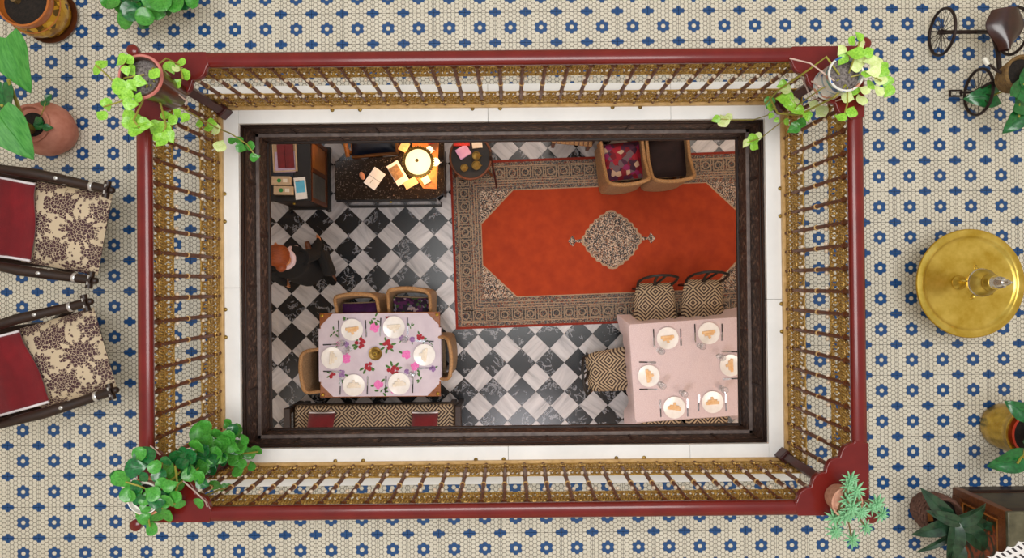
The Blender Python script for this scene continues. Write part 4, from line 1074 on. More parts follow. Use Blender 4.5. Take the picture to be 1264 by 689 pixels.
# ================================================================== things on the gallery
# ---- leaves
def leaf_mesh(kind, mat):
    def build():
        mb = MB(); N = 10
        def half(t):
            if kind == 'heart': return .47 * max(0, math.sin(PI * t ** .62)) ** 1.12 if t < .99 else 0.0
            if kind == 'round': return .50 * math.sqrt(max(0, 1 - (2 * t - 1) ** 2)) * 1.02
            if kind == 'strap': return .085 * math.sin(PI * (.08 + .92 * t) ** .8) ** .7 if t < .99 else 0.0
            if kind == 'wide': return .20 * math.sin(PI * (.06 + .94 * t) ** .85) ** .8 if t < .99 else 0.0
            if kind == 'ear': return .40 * math.sin(PI * min(1, .10 + .9 * t) ** .6) ** .8 if t < .98 else 0.0
        def fn(u, v):
            t = v; w_ = half(t); s = 2 * u - 1
            back = -.10 * abs(s) * max(0, 1 - t * 4) if kind in ('heart', 'ear') else 0
            z = -.22 * t * t + .30 * abs(s) * w_ - .10 * s * s * w_ + .02 * math.sin(9 * t + 3 * s)
            if kind in ('strap', 'wide'): z = .25 * t - .55 * t * t + .5 * abs(s) * w_
            return (t + back, s * w_, z)
        mb.surf(fn, 6, N)
        top = list(mb.v); nf = list(mb.f); k = len(top)
        mb.add([(x, y, z - .012) for x, y, z in top], [tuple(reversed(f)) for f in nf])
        w_ = 7; edge = [i for i in range(w_)] + [j * w_ + 6 for j in range(1, N + 1)] + [N * w_ + i for i in range(5, -1, -1)] + [j * w_ for j in range(N - 1, 0, -1)]
        mb.f += [(a, k + a, k + b, b) for a, b in zip(edge, edge[1:] + edge[:1])]
        mb.tube([(t / 8, 0, fn(.5, t / 8)[2] + .004) for t in range(8)], [.014 * (1 - t / 9) for t in range(8)], 4)
        return mb.mesh('leaf', mat)
    return cm('leaf' + kind + mat, build)
lr = random.Random(11)
def leaf(plant, kind, mat, px, py, z, size_px, head=None, pitch=None, name='leaf'):
    size = size_px * (1.22 if size_px < 26 else 1.0) * (CAM_Z - z) / F_PX
    p = P(px, py, z); a = head if head is not None else lr.uniform(0, 2 * PI)
    c = Vector((math.cos(a), math.sin(a), 0)) * size * .45
    o = link(name, leaf_mesh(kind, mat), plant, p - c - plant.location, rot=(lr.uniform(-.35, .35), (pitch if pitch is not None else lr.uniform(-.15, .45)), a))
    o.scale = (size, size, size); return o
def stem(plant, pts, r, mat='stem', name='stem'):
    return part(name, MB().tube([P(*q) - plant.location for q in pts], r, 6), mat, plant)
def pot(parent, prof, mat, n=32, name='pot'): return part(name, MB().lathe(prof, n), mat, parent)
BZ = 1.003                                       # top of the corner boards

# ---- the four corner plants
tl = P(215, 118, BZ); tl.z = BZ + .001
v1 = thing('potted_vine', 'lime green trailing vine in tall brown pot with pink rim on corner board', 'plant', tl)
pot(v1, [(0, 0), (.066, 0), (.070, .01), (.078, .15), (.096, .31), (.094, .33), (.086, .33), (.084, .30), (0, .30)], 'potbrown')
part('rim', MB().tube([(.098 * math.cos(k * PI / 18), .098 * math.sin(k * PI / 18), .325) for k in range(36)], .008, 6, True), 'pinkrim', v1)
part('soil', MB().lathe([(0, .302), (.085, .302), (.07, .312), (0, .316)], 28), 'soil_g', v1)
def zl(x0, y0, k): return lambda q: (x0 + q[0] / k, y0 + q[1] / k)
z = zl(100, 40, 3.826)
for q in [(185, 130, 15), (225, 130, 11), (212, 180, 10), (240, 180, 12), (275, 230, 13), (190, 255, 19), (205, 280, 17), (235, 250, 12), (215, 300, 15), (230, 335, 14), (272, 305, 11), (340, 190, 14)]:
    leaf(v1, 'heart', 'leaf_l', *z(q), BZ + lr.uniform(.33, .42), q[2])
for q in [(420, 165, 13), (468, 140, 11), (485, 200, 13), (452, 165, 10), (455, 240, 11)]: leaf(v1, 'heart', lr.choice(('leaf_l', 'leaf_v')), *z(q), BZ + .12, q[2])
for q in [(65, 170, 14), (95, 140, 13), (120, 340, 13), (98, 390, 12), (232, 400, 17), (270, 420, 17), (300, 430, 15), (255, 465, 14), (225, 425, 14)]: leaf(v1, 'heart', 'leaf_l', *z(q), BZ + .18, q[2])
for q in [(360, 305, 10), (350, 450, 16), (390, 455, 15), (415, 490, 14), (375, 510, 15), (490, 405, 11), (450, 385, 11), (430, 410, 12), (400, 390, 11), (370, 470, 13), (355, 490, 12)]: leaf(v1, 'heart', 'leaf_l', *z(q), BZ + .05, q[2])
for q in [(620, 430, 11), (630, 460, 13), (655, 530, 14), (560, 430, 8), (600, 445, 10)]: leaf(v1, 'heart', lr.choice(('leaf_l', 'leaf_v')), *z(q), .62, q[2])
for q in [(715, 510, 9), (745, 505, 9), (755, 545, 11), (795, 535, 11), (820, 590, 10)]: leaf(v1, 'heart', 'leaf_g', *z(q), .28, q[2])
T = BZ + .32
stem(v1, [(178, 92, T), (160, 95, T + .03), (140, 100, BZ + .25), (118, 80, BZ + .18)], .004); stem(v1, [(172, 105, T), (150, 125, BZ + .3), (128, 132, BZ + .2)], .004)
stem(v1, [(182, 105, T), (176, 125, BZ + .26), (165, 148, BZ + .2), (172, 158, BZ + .18)], .005); stem(v1, [(186, 105, T), (198, 128, BZ + .15), (205, 155, BZ + .05), (200, 168, BZ + .04)], .005)
stem(v1, [(190, 100, T), (205, 122, BZ + .12), (245, 145, .8), (268, 158, .64), (285, 165, .4), (305, 178, .3), (315, 192, .28)], .004)
stem(v1, [(188, 85, T), (205, 72, BZ + .22), (222, 80, BZ + .12), (226, 98, BZ + .12)], .004); stem(v1, [(192, 96, T), (215, 112, BZ + .13), (231, 125, BZ + .04), (229, 130, BZ + .02)], .004, 'stem_w', 'bare_stem')

tr_ = P(1022, 105, BZ); tr_.z = BZ + .001
v2 = thing('potted_vine', 'pale variegated trailing vine in blue and white painted tin on corner board', 'plant', tr_)
pot(v2, [(0, 0), (.078, 0), (.080, .004), (.080, .012), (.078, .018), (.082, .185), (.085, .19), (.085, .196), (.078, .196), (.077, .16), (0, .16)], 'can', name='painted_tin')
part('soil', MB().lathe([(0, .162), (.077, .162), (.06, .17), (0, .172)], 28), 'soil_g', v2)
part('tin_rim', MB().tube([(.084 * math.cos(k * PI / 18), .084 * math.sin(k * PI / 18), .194) for k in range(36)], .004, 5, True), 'can', v2)
z = zl(930, 30, 4.056)
for q in [(530, 60, 11), (550, 90, 12), (500, 85, 11), (515, 138, 17), (440, 130, 11), (450, 175, 12), (550, 160, 14), (580, 140, 12), (525, 205, 15), (590, 180, 13), (570, 240, 11), (605, 235, 13)]: leaf(v2, 'heart', lr.choice(('leaf_l', 'leaf_l', 'leaf_v')), *z(q), BZ + lr.uniform(.2, .28), q[2])
for q in [(625, 170, 13), (660, 220, 13), (640, 270, 14), (670, 290, 13), (600, 295, 13), (560, 325, 11), (630, 330, 13), (680, 335, 13), (650, 240, 12), (610, 200, 12)]: leaf(v2, 'heart', lr.choice(('leaf_l', 'leaf_v')), *z(q), BZ + .12, q[2])
for q in [(500, 325, 13), (475, 365, 14), (545, 370, 14), (495, 435, 13), (440, 460, 12)]: leaf(v2, 'heart', lr.choice(('leaf_l', 'leaf_v')), *z(q), BZ + .08, q[2])
for q in [(155, 320, 14), (160, 365, 17), (145, 300, 10), (185, 410, 12), (210, 365, 13), (225, 430, 12), (340, 430, 14), (270, 460, 11), (300, 400, 10)]: leaf(v2, 'heart', lr.choice(('leaf_v', 'leaf_l')), *z(q), .75, q[2])
for q in [(80, 390, 12), (95, 412, 10), (90, 458, 7), (205, 520, 13), (235, 490, 12), (115, 480, 6), (170, 490, 8)]: leaf(v2, 'heart', 'leaf_g' if q[2] > 11 else 'leaf_l', *z(q), .5, q[2])
for q in [(893, 148, 14), (884, 147, 9), (899, 145, 9), (928, 172, 13), (921, 177, 9), (932, 181, 10), (935, 168, 9)]: leaf(v2, 'heart', lr.choice(('leaf_v', 'leaf_l')), q[0], q[1], .12, q[2])
T = BZ + .18
stem(v2, [(1036, 92, T), (1020, 70, T + .02), (1000, 85, BZ + .1), (960, 112, .8), (945, 128, .6)], .005); stem(v2, [(1036, 98, T), (1010, 112, BZ + .1), (985, 130, .8), (965, 150, .55), (940, 170, .2), (925, 175, .12)], .003)
stem(v2, [(1044, 105, T), (1030, 120, BZ + .12), (1000, 135, .8), (985, 142, .7), (960, 140, .6), (950, 120, .55)], .006); stem(v2, [(1046, 108, T), (1046, 128, BZ + .1), (1042, 142, BZ + .06)], .004)
stem(v2, [(1050, 95, T), (1070, 90, BZ + .2), (1088, 100, BZ + .13)], .004); stem(v2, [(1048, 90, T), (1055, 70, BZ + .25), (1062, 50, BZ + .24)], .004)
for s_ in ([(1030, 100, T), (1000, 78, BZ + .12), (975, 72, BZ + .04)], [(1034, 118, BZ + .1), (1010, 106, BZ + .08), (992, 94, .9), (980, 86, .85), (975, 72, .84)], [(1040, 122, BZ + .08), (1022, 128, .9), (1000, 118, .88), (990, 96, .86)]): stem(v2, s_, .004, 'stem_w', 'bare_stem')
stem(v2, [(955, 130, .55), (948, 142, .3), (930, 148, .15), (905, 148, .13), (890, 147, .12)], .003)

bl = P(201, 601, BZ); bl.z = BZ + .001
v3 = thing('potted_pothos', 'dense glossy green trailing plant in terracotta pot with white rim on corner board', 'plant', bl)
pot(v3, [(0, 0), (.058, 0), (.062, .01), (.085, .13), (.092, .135), (.094, .165), (.084, .165), (.08, .13), (0, .12)], 'terra_o')
part('white_inner_pot', MB().lathe([(.066, .10), (.074, .182), (.080, .184), (.080, .190), (.075, .190), (.07, .17), (0, .165)], 28), 'whiteplastic', v3)
part('soil', MB().lathe([(0, .166), (.071, .166), (.05, .174), (0, .176)], 24), 'soil', v3)
z = zl(120, 500, 4.05)
for q in [(225, 262, 21), (190, 315, 21), (285, 315, 14), (340, 292, 14), (120, 380, 22), (185, 410, 15), (155, 450, 16), (235, 470, 13), (275, 440, 17), (290, 475, 18), (340, 485, 16), (360, 405, 15), (205, 250, 15), (95, 360, 14), (390, 455, 14)]: leaf(v3, lr.choice(('heart', 'round')), lr.choice(('leaf_g', 'leaf_g', 'leaf_d')), *z(q), BZ + lr.uniform(.2, .27), q[2])
for q in [(235, 555, 20), (265, 615, 16), (325, 560, 19), (405, 495, 12), (505, 492, 12), (300, 560, 14), (220, 540, 14)]: leaf(v3, lr.choice(('heart', 'round')), 'leaf_g', *z(q), BZ + .08, q[2])
for q in [(395, 265, 17), (435, 318, 16), (460, 340, 17), (455, 262, 17), (490, 215, 18), (350, 320, 15), (375, 340, 14), (425, 290, 15), (510, 360, 14), (525, 395, 13), (420, 240, 13)]: leaf(v3, lr.choice(('heart', 'round')), lr.choice(('leaf_g', 'leaf_d')), *z(q), BZ + .04, q[2])
for q in [(520, 145, 24), (545, 105, 13), (550, 188, 15), (590, 152, 13), (590, 240, 18), (515, 290, 17), (570, 300, 17), (630, 185, 14), (618, 212, 13), (545, 250, 18), (610, 270, 17), (585, 215, 17), (565, 320, 14), (540, 275, 14), (480, 265, 15), (500, 255, 14)]: leaf(v3, lr.choice(('heart', 'round')), lr.choice(('leaf_g', 'leaf_g', 'leaf_d')), *z(q), .72, q[2])
for q in [(700, 130, 15), (650, 90, 9), (645, 100, 8), (700, 210, 15), (670, 265, 15), (692, 325, 15), (690, 280, 13), (720, 290, 12), (660, 240, 13), (580, 405, 13), (645, 415, 12), (650, 270, 14)]: leaf(v3, lr.choice(('heart', 'round')), 'leaf_g', *z(q), .5, q[2])
for q in [(760, 240, 13), (790, 235, 13), (770, 305, 10), (740, 250, 9)]: leaf(v3, 'heart', 'leaf_g', *z(q), .3, q[2])
for k in range(34):
    u_ = lr.random(); qx, qy = 205 + 95 * u_ + lr.uniform(-10, 10), 590 - 52 * u_ + lr.uniform(-16, 16)
    leaf(v3, lr.choice(('heart', 'round')), lr.choice(('leaf_g', 'leaf_g', 'leaf_d')), qx, qy, BZ + .08 - .5 * u_, lr.uniform(11, 16))
for q in ((172, 618), (180, 626), (192, 628), (204, 620), (208, 608), (168, 606), (176, 590), (196, 588), (214, 614), (200, 598), (178, 640), (160, 612)):
    leaf(v3, lr.choice(('heart', 'round')), lr.choice(('leaf_g', 'leaf_d')), q[0], q[1], BZ + lr.uniform(.17, .24), lr.uniform(11, 15))
T = BZ + .18
stem(v3, [(192, 606, T), (215, 590, BZ + .1), (245, 560, .8), (270, 545, .6), (300, 560, .4), (318, 558, .3)], .005); stem(v3, [(192, 608, T), (220, 598, BZ + .08), (255, 570, .75), (285, 530, .55)], .005)
stem(v3, [(188, 632, BZ + .14), (215, 622, BZ + .08), (245, 615, .9), (270, 605, .7), (282, 602, .52)], .005); stem(v3, [(186, 606, T), (172, 600, T + .05), (155, 595, T + .06)], .004)
stem(v3, [(186, 612, T), (182, 632, BZ + .15), (185, 650, BZ + .08)], .004); stem(v3, [(192, 600, T), (200, 572, BZ + .1), (180, 565, BZ + .2)], .004); stem(v3, [(216, 575, BZ + .12), (219, 600, BZ + .12), (212, 622, BZ + .09)], .005)
stem(v3, [(226, 594, BZ + .05), (240, 606, BZ + .01), (254, 620, BZ + .006), (256, 626, BZ + .01)], .004, 'stem_w', 'bare_stem'); stem(v3, [(184, 549, BZ - .02), (192, 556, BZ + .02), (198, 562, BZ + .02)], .004, 'stem_w', 'bare_stem')

br = P(1032, 612, BZ); br.z = BZ + .001
v4 = thing('potted_succulent', 'silvery green rosette succulent in rough pink pot on corner board', 'plant', br)
pot(v4, [(0, 0), (.06, 0), (.064, .01), (.074, .10), (.078, .12), (.07, .122), (.066, .10), (0, .10)], 'terra_r')
part('soil', MB().lathe([(0, .1), (.066, .1), (.05, .115), (0, .12)], 24), 'terra_r', v4)
def rosette():
    mb = MB()
    for ring, (n, L_, pit) in enumerate(((9, 1.0, .12), (8, .78, .5), (6, .5, .95))):
        for k in range(n):
            a = 2 * PI * (k + .5 * ring) / n; c, s = math.cos(a), math.sin(a)
            pts = [(c * L_ * t * math.cos(pit), s * L_ * t * math.cos(pit), .08 * ring + L_ * t * math.sin(pit) - .12 * t * t) for t in (0.05, .4, .75, 1.0)]
            mb.tube(pts, [.06, .105, .085, .012], 5)
    return mb.mesh('rosette', 'leaf_s')
z = zl(934, 509, 3.83)
for q in [(440, 315, .14, 13), (470, 370, .15, 14), (430, 350, .16, 11), (450, 450, .17, 15), (425, 415, .16, 12), (490, 470, .15, 13), (565, 430, .10, 14), (590, 480, .06, 12), (370, 500, .08, 14), (370, 560, .03, 13), (450, 600, .02, 13), (515, 542, .06, 11), (410, 490, .12, 13), (545, 450, .10, 11), (430, 480, .14, 12)]:
    p = P(*z(q), BZ + q[2]); o = link('rosette', cm('ros', rosette), v4, p - v4.location, rot=(lr.uniform(-.3, .3), lr.uniform(-.3, .3), lr.uniform(0, 6))); s = q[3] * (CAM_Z - BZ - q[2]) / F_PX; o.scale = (s, s, s)
    stem(v4, [(1041, 612, BZ + .11), ((1041 + z(q)[0]) / 2, (612 + z(q)[1]) / 2, BZ + max(.12, q[2] + .02)), (*z(q), BZ + q[2])], .004, 'stem_b')

# ---- floor plants and pots
y = P(66, 22, 0)
t = thing('painted_pot', 'yellow painted glazed pot on dark saucer with bare soil', 'pot', (y.x, y.y, .001))
part('saucer', MB().lathe([(0, 0), (.155, 0), (.175, .02), (.178, .034), (.165, .03), (0, .02)], 40), 'potbrown', t)
part('pot_body', MB().lathe([(0, .021), (.13, .021), (.150, .05), (.178, .13), (.180, .18), (.160, .235)], 40), 'pottery', t)
part('pot_rim', MB().lathe([(.158, .232), (.160, .24), (.166, .285), (.164, .295), (.152, .295), (.146, .26), (.14, .25), (0, .25)], 40), plain('orange_glaze', '#a5561c', '#b8682a', .25, coat=.3), t)
part('painted_band', MB().tube([(.1725 * math.cos(k * PI / 20), .1725 * math.sin(k * PI / 20), .20) for k in range(40)], .005, 5, True), 'wood_o', t)
part('soil', MB().lathe([(0, .251), (.141, .251), (.11, .265), (0, .27)], 30), 'soil', t)
p = P(22, 1, .27); part('cut_stump', MB().lathe([(0, 0), (.02, 0), (.022, .05), (0, .055)], 12, (p.x - y.x, p.y - y.y, .262)), 'stem_b', t)

p = P(77, 166, 0)
t = thing('elephant_ear_plant', 'elephant ear plant with big leaves in round pink terracotta pot', 'plant', (p.x, p.y, .001))
pot(t, [(0, 0), (.10, 0), (.125, .03), (.165, .12), (.168, .18), (.14, .25), (.108, .28), (.112, .30), (.12, .315), (.114, .322), (.102, .318), (.098, .29), (0, .27)], 'terra', 40)
part('soil', MB().lathe([(0, .272), (.099, .272), (.08, .285), (0, .288)], 28), 'soil', t)
stem(t, [(42, 160, .27), (30, 152, .42), (22, 130, .6), (10, 98, .74)], [.02, .014, .011, .009], 'stem'); stem(t, [(40, 160, .27), (28, 166, .42), (15, 172, .6), (2, 168, .7)], [.026, .018, .012, .009], 'stem_b')
stem(t, [(38, 158, .27), (20, 148, .5), (2, 130, .7)], [.016, .012, .009], 'stem')
leaf(t, 'ear', 'leaf_e', 13, 76, .78, 66, math.radians(-80), .15, 'big_leaf'); leaf(t, 'ear', 'leaf_e', 12, 165, .76, 62, math.radians(-60), .15, 'big_leaf'); leaf(t, 'ear', 'leaf_d', 0, 122, .70, 44, math.radians(-100), .2, 'big_leaf')
for q in ((48, 154, 8, 1.0), (58, 157, 7, .2), (47, 148, 7, 2.2), (55, 125, 8, 1.5), (60, 120, 6, .9)): leaf(t, 'heart', 'leaf_d', q[0], q[1], .34, q[2] * 1.3, q[3])
stem(t, [(47, 158, .28), (50, 155, .33), (56, 158, .335)], .003); stem(t, [(50, 145, .29), (54, 134, .34), (56, 126, .34)], .003)

p = P(196, -22, 0)
t = thing('leafy_plant', 'dark green round leaved plant in floor pot against the upper tiles', 'plant', (p.x, p.y, .001))
pot(t, [(0, 0), (.10, 0), (.105, .01), (.135, .20), (.145, .205), (.145, .24), (.13, .24), (.125, .20), (0, .20)], 'terra_o')
part('soil', MB().lathe([(0, .201), (.124, .201), (.1, .215), (0, .218)], 26), 'soil', t)
for q in [(160, 14, 20), (176, 20, 18), (180, 8, 17), (150, 5, 18), (190, 12, 20), (200, 3, 22), (140, 3, 16), (168, 3, 18), (215, 5, 20), (226, 4, 16), (205, 8, 16), (132, 0, 15), (238, 0, 15), (155, 24, 18), (178, 26, 16), (187, -2, 20), (212, -4, 20), (170, -8, 20), (230, -6, 18), (150, -10, 20), (195, -15, 20), (218, -20, 20), (172, -24, 20), (194, -34, 20)]:
    leaf(t, 'round', lr.choice(('leaf_d', 'leaf_d', 'leaf_g')) if lr.random() < .8 else 'leaf_b', q[0], q[1], .36 + lr.uniform(-.06, .1), q[2])
for q in [(150, 8), (176, 18), (200, 4), (226, 2), (190, -5), (215, -18)]: stem(t, [(194, -34, .2), ((194 + q[0]) / 2, (q[1] - 34) / 2, .33), (q[0], q[1], .34)], .004)

p = P(1233, 524, 0)
t = thing('brass_planter', 'hammered brass planter with red inner pot and broad leaves', 'plant', (p.x, p.y, .001))
pot(t, [(0, 0), (.12, 0), (.142, .03), (.150, .12), (.146, .22), (.152, .275), (.160, .285), (.160, .292), (.148, .292), (.140, .25), (0, .24)], 'brass_h', 40, 'brass_pot')
part('red_inner_pot', MB().lathe([(.12, .245), (.132, .31), (.139, .312), (.139, .318), (.127, .318), (.12, .28), (0, .275)], 36), 'redplastic', t)
part('soil', MB().lathe([(0, .276), (.119, .276), (.09, .288), (0, .29)], 28), 'soil', t)
leaf(t, 'ear', 'leaf_d', 1246, 572, .42, 40, math.radians(-158), .1, 'big_leaf'); leaf(t, 'ear', 'leaf_d', 1259, 506, .46, 30, math.radians(150), .1, 'big_leaf'); leaf(t, 'ear', 'leaf_d', 1285, 545, .5, 40, math.radians(-30), .1, 'big_leaf')
stem(t, [(1270, 535, .28), (1266, 555, .40), (1256, 572, .44)], .007, 'stem'); stem(t, [(1270, 530, .28), (1272, 515, .40), (1266, 508, .47)], .007, 'stem'); stem(t, [(1272, 532, .28), (1275, 538, .5)], .007, 'stem')

p = P(1141, 626, 0)
t = thing('strap_leaf_plant', 'dark strap leaved plant in brown woven basket pot beside painted chest', 'plant', (p.x, p.y, .001))
bm = MB()
for k in range(9): bm.tube([((.092 + .028 * math.sin(k / 8 * 2.2)) * math.cos(q * PI / 14), (.092 + .028 * math.sin(k / 8 * 2.2)) * math.sin(q * PI / 14), .012 + k * .024 + .004 * (-1) ** (q + k)) for q in range(28)], .0125, 6, True)
part('woven_side', bm, plain('woven_brown_basket', '#4a2f26', '#7a5548', .7, scale=60, bump=.5), t)['kind'] = 'stuff'
part('basket_base', MB().lathe([(0, 0), (.09, 0), (.10, .03), (.112, .15), (0, .165)], 28), 'soil', t)
p2 = P(1147, 638, .18); part('wooden_tag', MB().box((0, 0, 0), (.035, .05, .006), .1), 'wood_o', t, loc=(p2.x - t.location.x, p2.y - t.location.y, .185))
for px, py, L_, hd, z_, k in [(1160, 628, 50, 132, .42, 'wide'), (1156, 652, 48, 200, .40, 'wide'), (1198, 636, 52, 14, .44, 'wide'), (1200, 647, 50, -4, .42, 'wide'), (1202, 662, 60, -42, .42, 'wide'), (1177, 668, 56, -92, .44, 'wide'), (1162, 668, 54, -148, .34, 'strap'), (1222, 650, 60, -25, .36, 'strap'), (1180, 690, 50, -95, .40, 'wide'), (1170, 640, 40, 160, .45, 'wide')]:
    leaf(t, k, 'leaf_b', px, py, z_, L_, math.radians(hd), -.05, 'strap_leaf')
stem(t, [(1151, 631, .15), (1165, 636, .3), (1176, 642, .42)], .016, 'stem_b', 'stalk')
# ---- brass tray table with the sprinkler
p = P(1197, 350, .30)
t = thing('tray_table', 'large round polished brass tray on low wooden stand', 'table', (p.x, p.y, .001))
part('brass_tray', MB().lathe([(0, .286), (.27, .286), (.282, .290), (.292, .304), (.306, .302), (.326, .296), (.330, .302), (.326, .309), (.304, .313), (.292, .314), (.284, .308), (.276, .299), (.262, .2965), (.12, .2965), (0, .2965)], 72), 'brass', t)
part('rim_bead', MB().tube([(.327 * math.cos(k * PI / 36), .327 * math.sin(k * PI / 36), .303) for k in range(72)], .006, 6, True), 'brass_h', t)
for k in range(6):
    a = k * PI / 3; part('stand_leg', MB().tube([(.12 * math.cos(a), .12 * math.sin(a), 0), (.04 * math.cos(a + .6), .04 * math.sin(a + .6), .14), (.16 * math.cos(a + 1.2), .16 * math.sin(a + 1.2), .286)], .012, 7), 'wood_d', t)
p = P(1184, 349, .30)
u = thing('brass_ewer', 'tall brass ewer with silver neck standing on the brass tray', 'ewer', (p.x, p.y, .2975))
part('foot', MB().lathe([(0, 0), (.042, 0), (.044, .008), (.03, .022), (.014, .045), (.012, .085), (.022, .10), (.014, .115), (0, .12)], 28), 'brass', u)
part('ewer_body', MB().lathe([(0, .11), (.02, .115), (.05, .14), (.072, .175), (.078, .20), (.076, .205), (.080, .21), (.078, .235), (.058, .255), (.046, .27), (.05, .28), (.05, .30), (.038, .32), (0, .325)], 32), 'brass', u)
part('silver_band', MB().lathe([(.0785, .200), (.083, .206), (.083, .214), (.0785, .220)], 32), 'steelwhite', u)
part('silver_neck', MB().lathe([(.036, .318), (.032, .34), (.034, .36), (.026, .372), (.03, .382), (.02, .40), (0, .405)], 24), 'steelwhite', u)
part('finial', MB().lathe([(0, .40), (.012, .405), (.017, .42), (.012, .435), (.004, .445), (.006, .455), (0, .46)], 16), 'steelwhite', u)
for k in range(5):
    a = .5 + k * 2 * PI / 5; c, s = math.cos(a), math.sin(a)
    part('ring_handle', MB().tube([((.088 + .015 * math.cos(q * PI / 6)) * c, (.088 + .015 * math.cos(q * PI / 6)) * s, .185 + .013 * math.sin(q * PI / 6)) for q in range(12)], .004, 6, True), 'brass', u)

# ---- iron tricycle planter
w1 = P(1162, 40, .14); w2 = P(1207, 114, .14); R = .142
t = thing('tricycle_planter', 'small dark iron tricycle carrying a basket pot with leather saddle', 'tricycle', (w2.x, (w1.y + w2.y) / 2, .001))
O_ = t.location
iron = plain('dark_iron', '#241a18', '#3a2b27', .5, .5, scale=30, bump=.2); M['iron'] = iron
def wheel(c, name):
    c = Vector(c) - O_
    o = part(name, MB().tube([(c.x, c.y + R * math.cos(k * PI / 18), R + R * .96 * math.sin(k * PI / 18) + .004) for k in range(36)], .0095, 7, True), 'iron', t)
    for k in range(8): a = k * PI / 8; part('spoke', MB().tube([(c.x, c.y + (R - .008) * math.cos(a), R + (R - .008) * .96 * math.sin(a)), (c.x, c.y - (R - .008) * math.cos(a), R - (R - .008) * .96 * math.sin(a))], .0022, 4), 'iron', o)
    part('hub', MB().tube([(c.x - .02, c.y, R), (c.x + .02, c.y, R)], .016, 8), 'iron', o)
wheel((w1.x, w1.y, 0), 'wheel'); wheel((2 * w2.x - w1.x, w1.y, 0), 'wheel'); wheel((w2.x, w2.y, 0), 'wheel')
r_ = w1.y - O_.y; f_ = w2.y - O_.y; ax = w1.x - O_.x
part('axle', MB().tube([(ax, r_, R), (-ax, r_, R)], .013, 8), 'iron', t)
part('frame_tube', MB().tube([(0, r_, R), (.0, r_ - .05, .28), (.0, 0, .33), (0, f_ + .06, .34)], .014, 8), 'iron', t)
part('fork', MB().tube([(-.03, f_, R), (-.03, f_ + .015, .30), (.03, f_ + .015, .30), (.03, f_, R)], .009, 7), 'iron', t)
part('handlebar', MB().tube([(-.13, f_ + .12, .40), (-.08, f_ + .05, .43), (0, f_ + .02, .42), (.08, f_ + .05, .43), (.13, f_ + .12, .40)], .008, 7).tube([(0, f_ + .02, .30), (0, f_ + .02, .42)], .01, 7), 'iron', t)
part('pedal_crank', MB().tube([(0, f_, R), (-.10, f_, R), (-.10, f_, R - .02)], .008, 6), 'iron', t)
part('pedal', rect_ring(.04, .022, .032, .014, R - .028, R - .014), 'iron', t, loc=(-.13, f_, 0)); part('grip', MB().tube([(-.115, f_ + .09, .408), (-.13, f_ + .135, .396)], .013, 8), 'whiteplastic', t)
part('saddle', MB().surf(lambda u_, v_: (((.03 + .085 * math.sin(min(1, v_ * 1.05) * 2.3) ** 1.6) * (2 * u_ - 1)), r_ - .20 + .24 * v_, .43 - .05 * (2 * u_ - 1) ** 2 + .02 * v_), 10, 10).surf(lambda u_, v_: (((.03 + .085 * math.sin(min(1, v_ * 1.05) * 2.3) ** 1.6) * (1 - 2 * u_)), r_ - .20 + .24 * v_, .375 + .02 * v_), 10, 10), plain('brown_leather', '#2a1512', '#43241d', .28, coat=.3), t)
part('saddle_post', MB().tube([(0, r_ - .06, .28), (0, r_ - .08, .40)], .012, 7), 'iron', t)
bs = MB()
for k in range(8): bs.tube([(.05 + (.075 + .004 * k) * math.cos(q * PI / 12), f_ + .02 + (.075 + .004 * k) * math.sin(q * PI / 12), .345 + k * .018) for q in range(24)], .0105, 6, True)
part('basket_pot', bs, plain('brown_cane', '#5a4024', '#86683a', .6, scale=50, bump=.4), t)['kind'] = 'stuff'
part('soil', MB().lathe([(0, .335), (.08, .335), (.10, .455), (0, .46)], 24, (.05, f_ + .02, 0)), 'soil', t)
for q in [(1215, 119, 36, 185, .22), (1254, 151, 30, -130, .46), (1263, 108, 34, 60, .55), (1268, 130, 34, -10, .5), (1275, 90, 34, 80, .55)]:
    leaf(t, 'ear', 'leaf_d', q[0], q[1], q[4], q[2], math.radians(q[3]), .1, 'big_leaf')
stem(t, [(1262, 98, .44), (1258, 130, .5), (1258, 145, .48)], .005, 'stem'); stem(t, [(1255, 100, .44), (1240, 112, .35), (1225, 118, .23)], .005, 'stem'); stem(t, [(1258, 96, .44), (1264, 104, .55)], .005, 'stem')

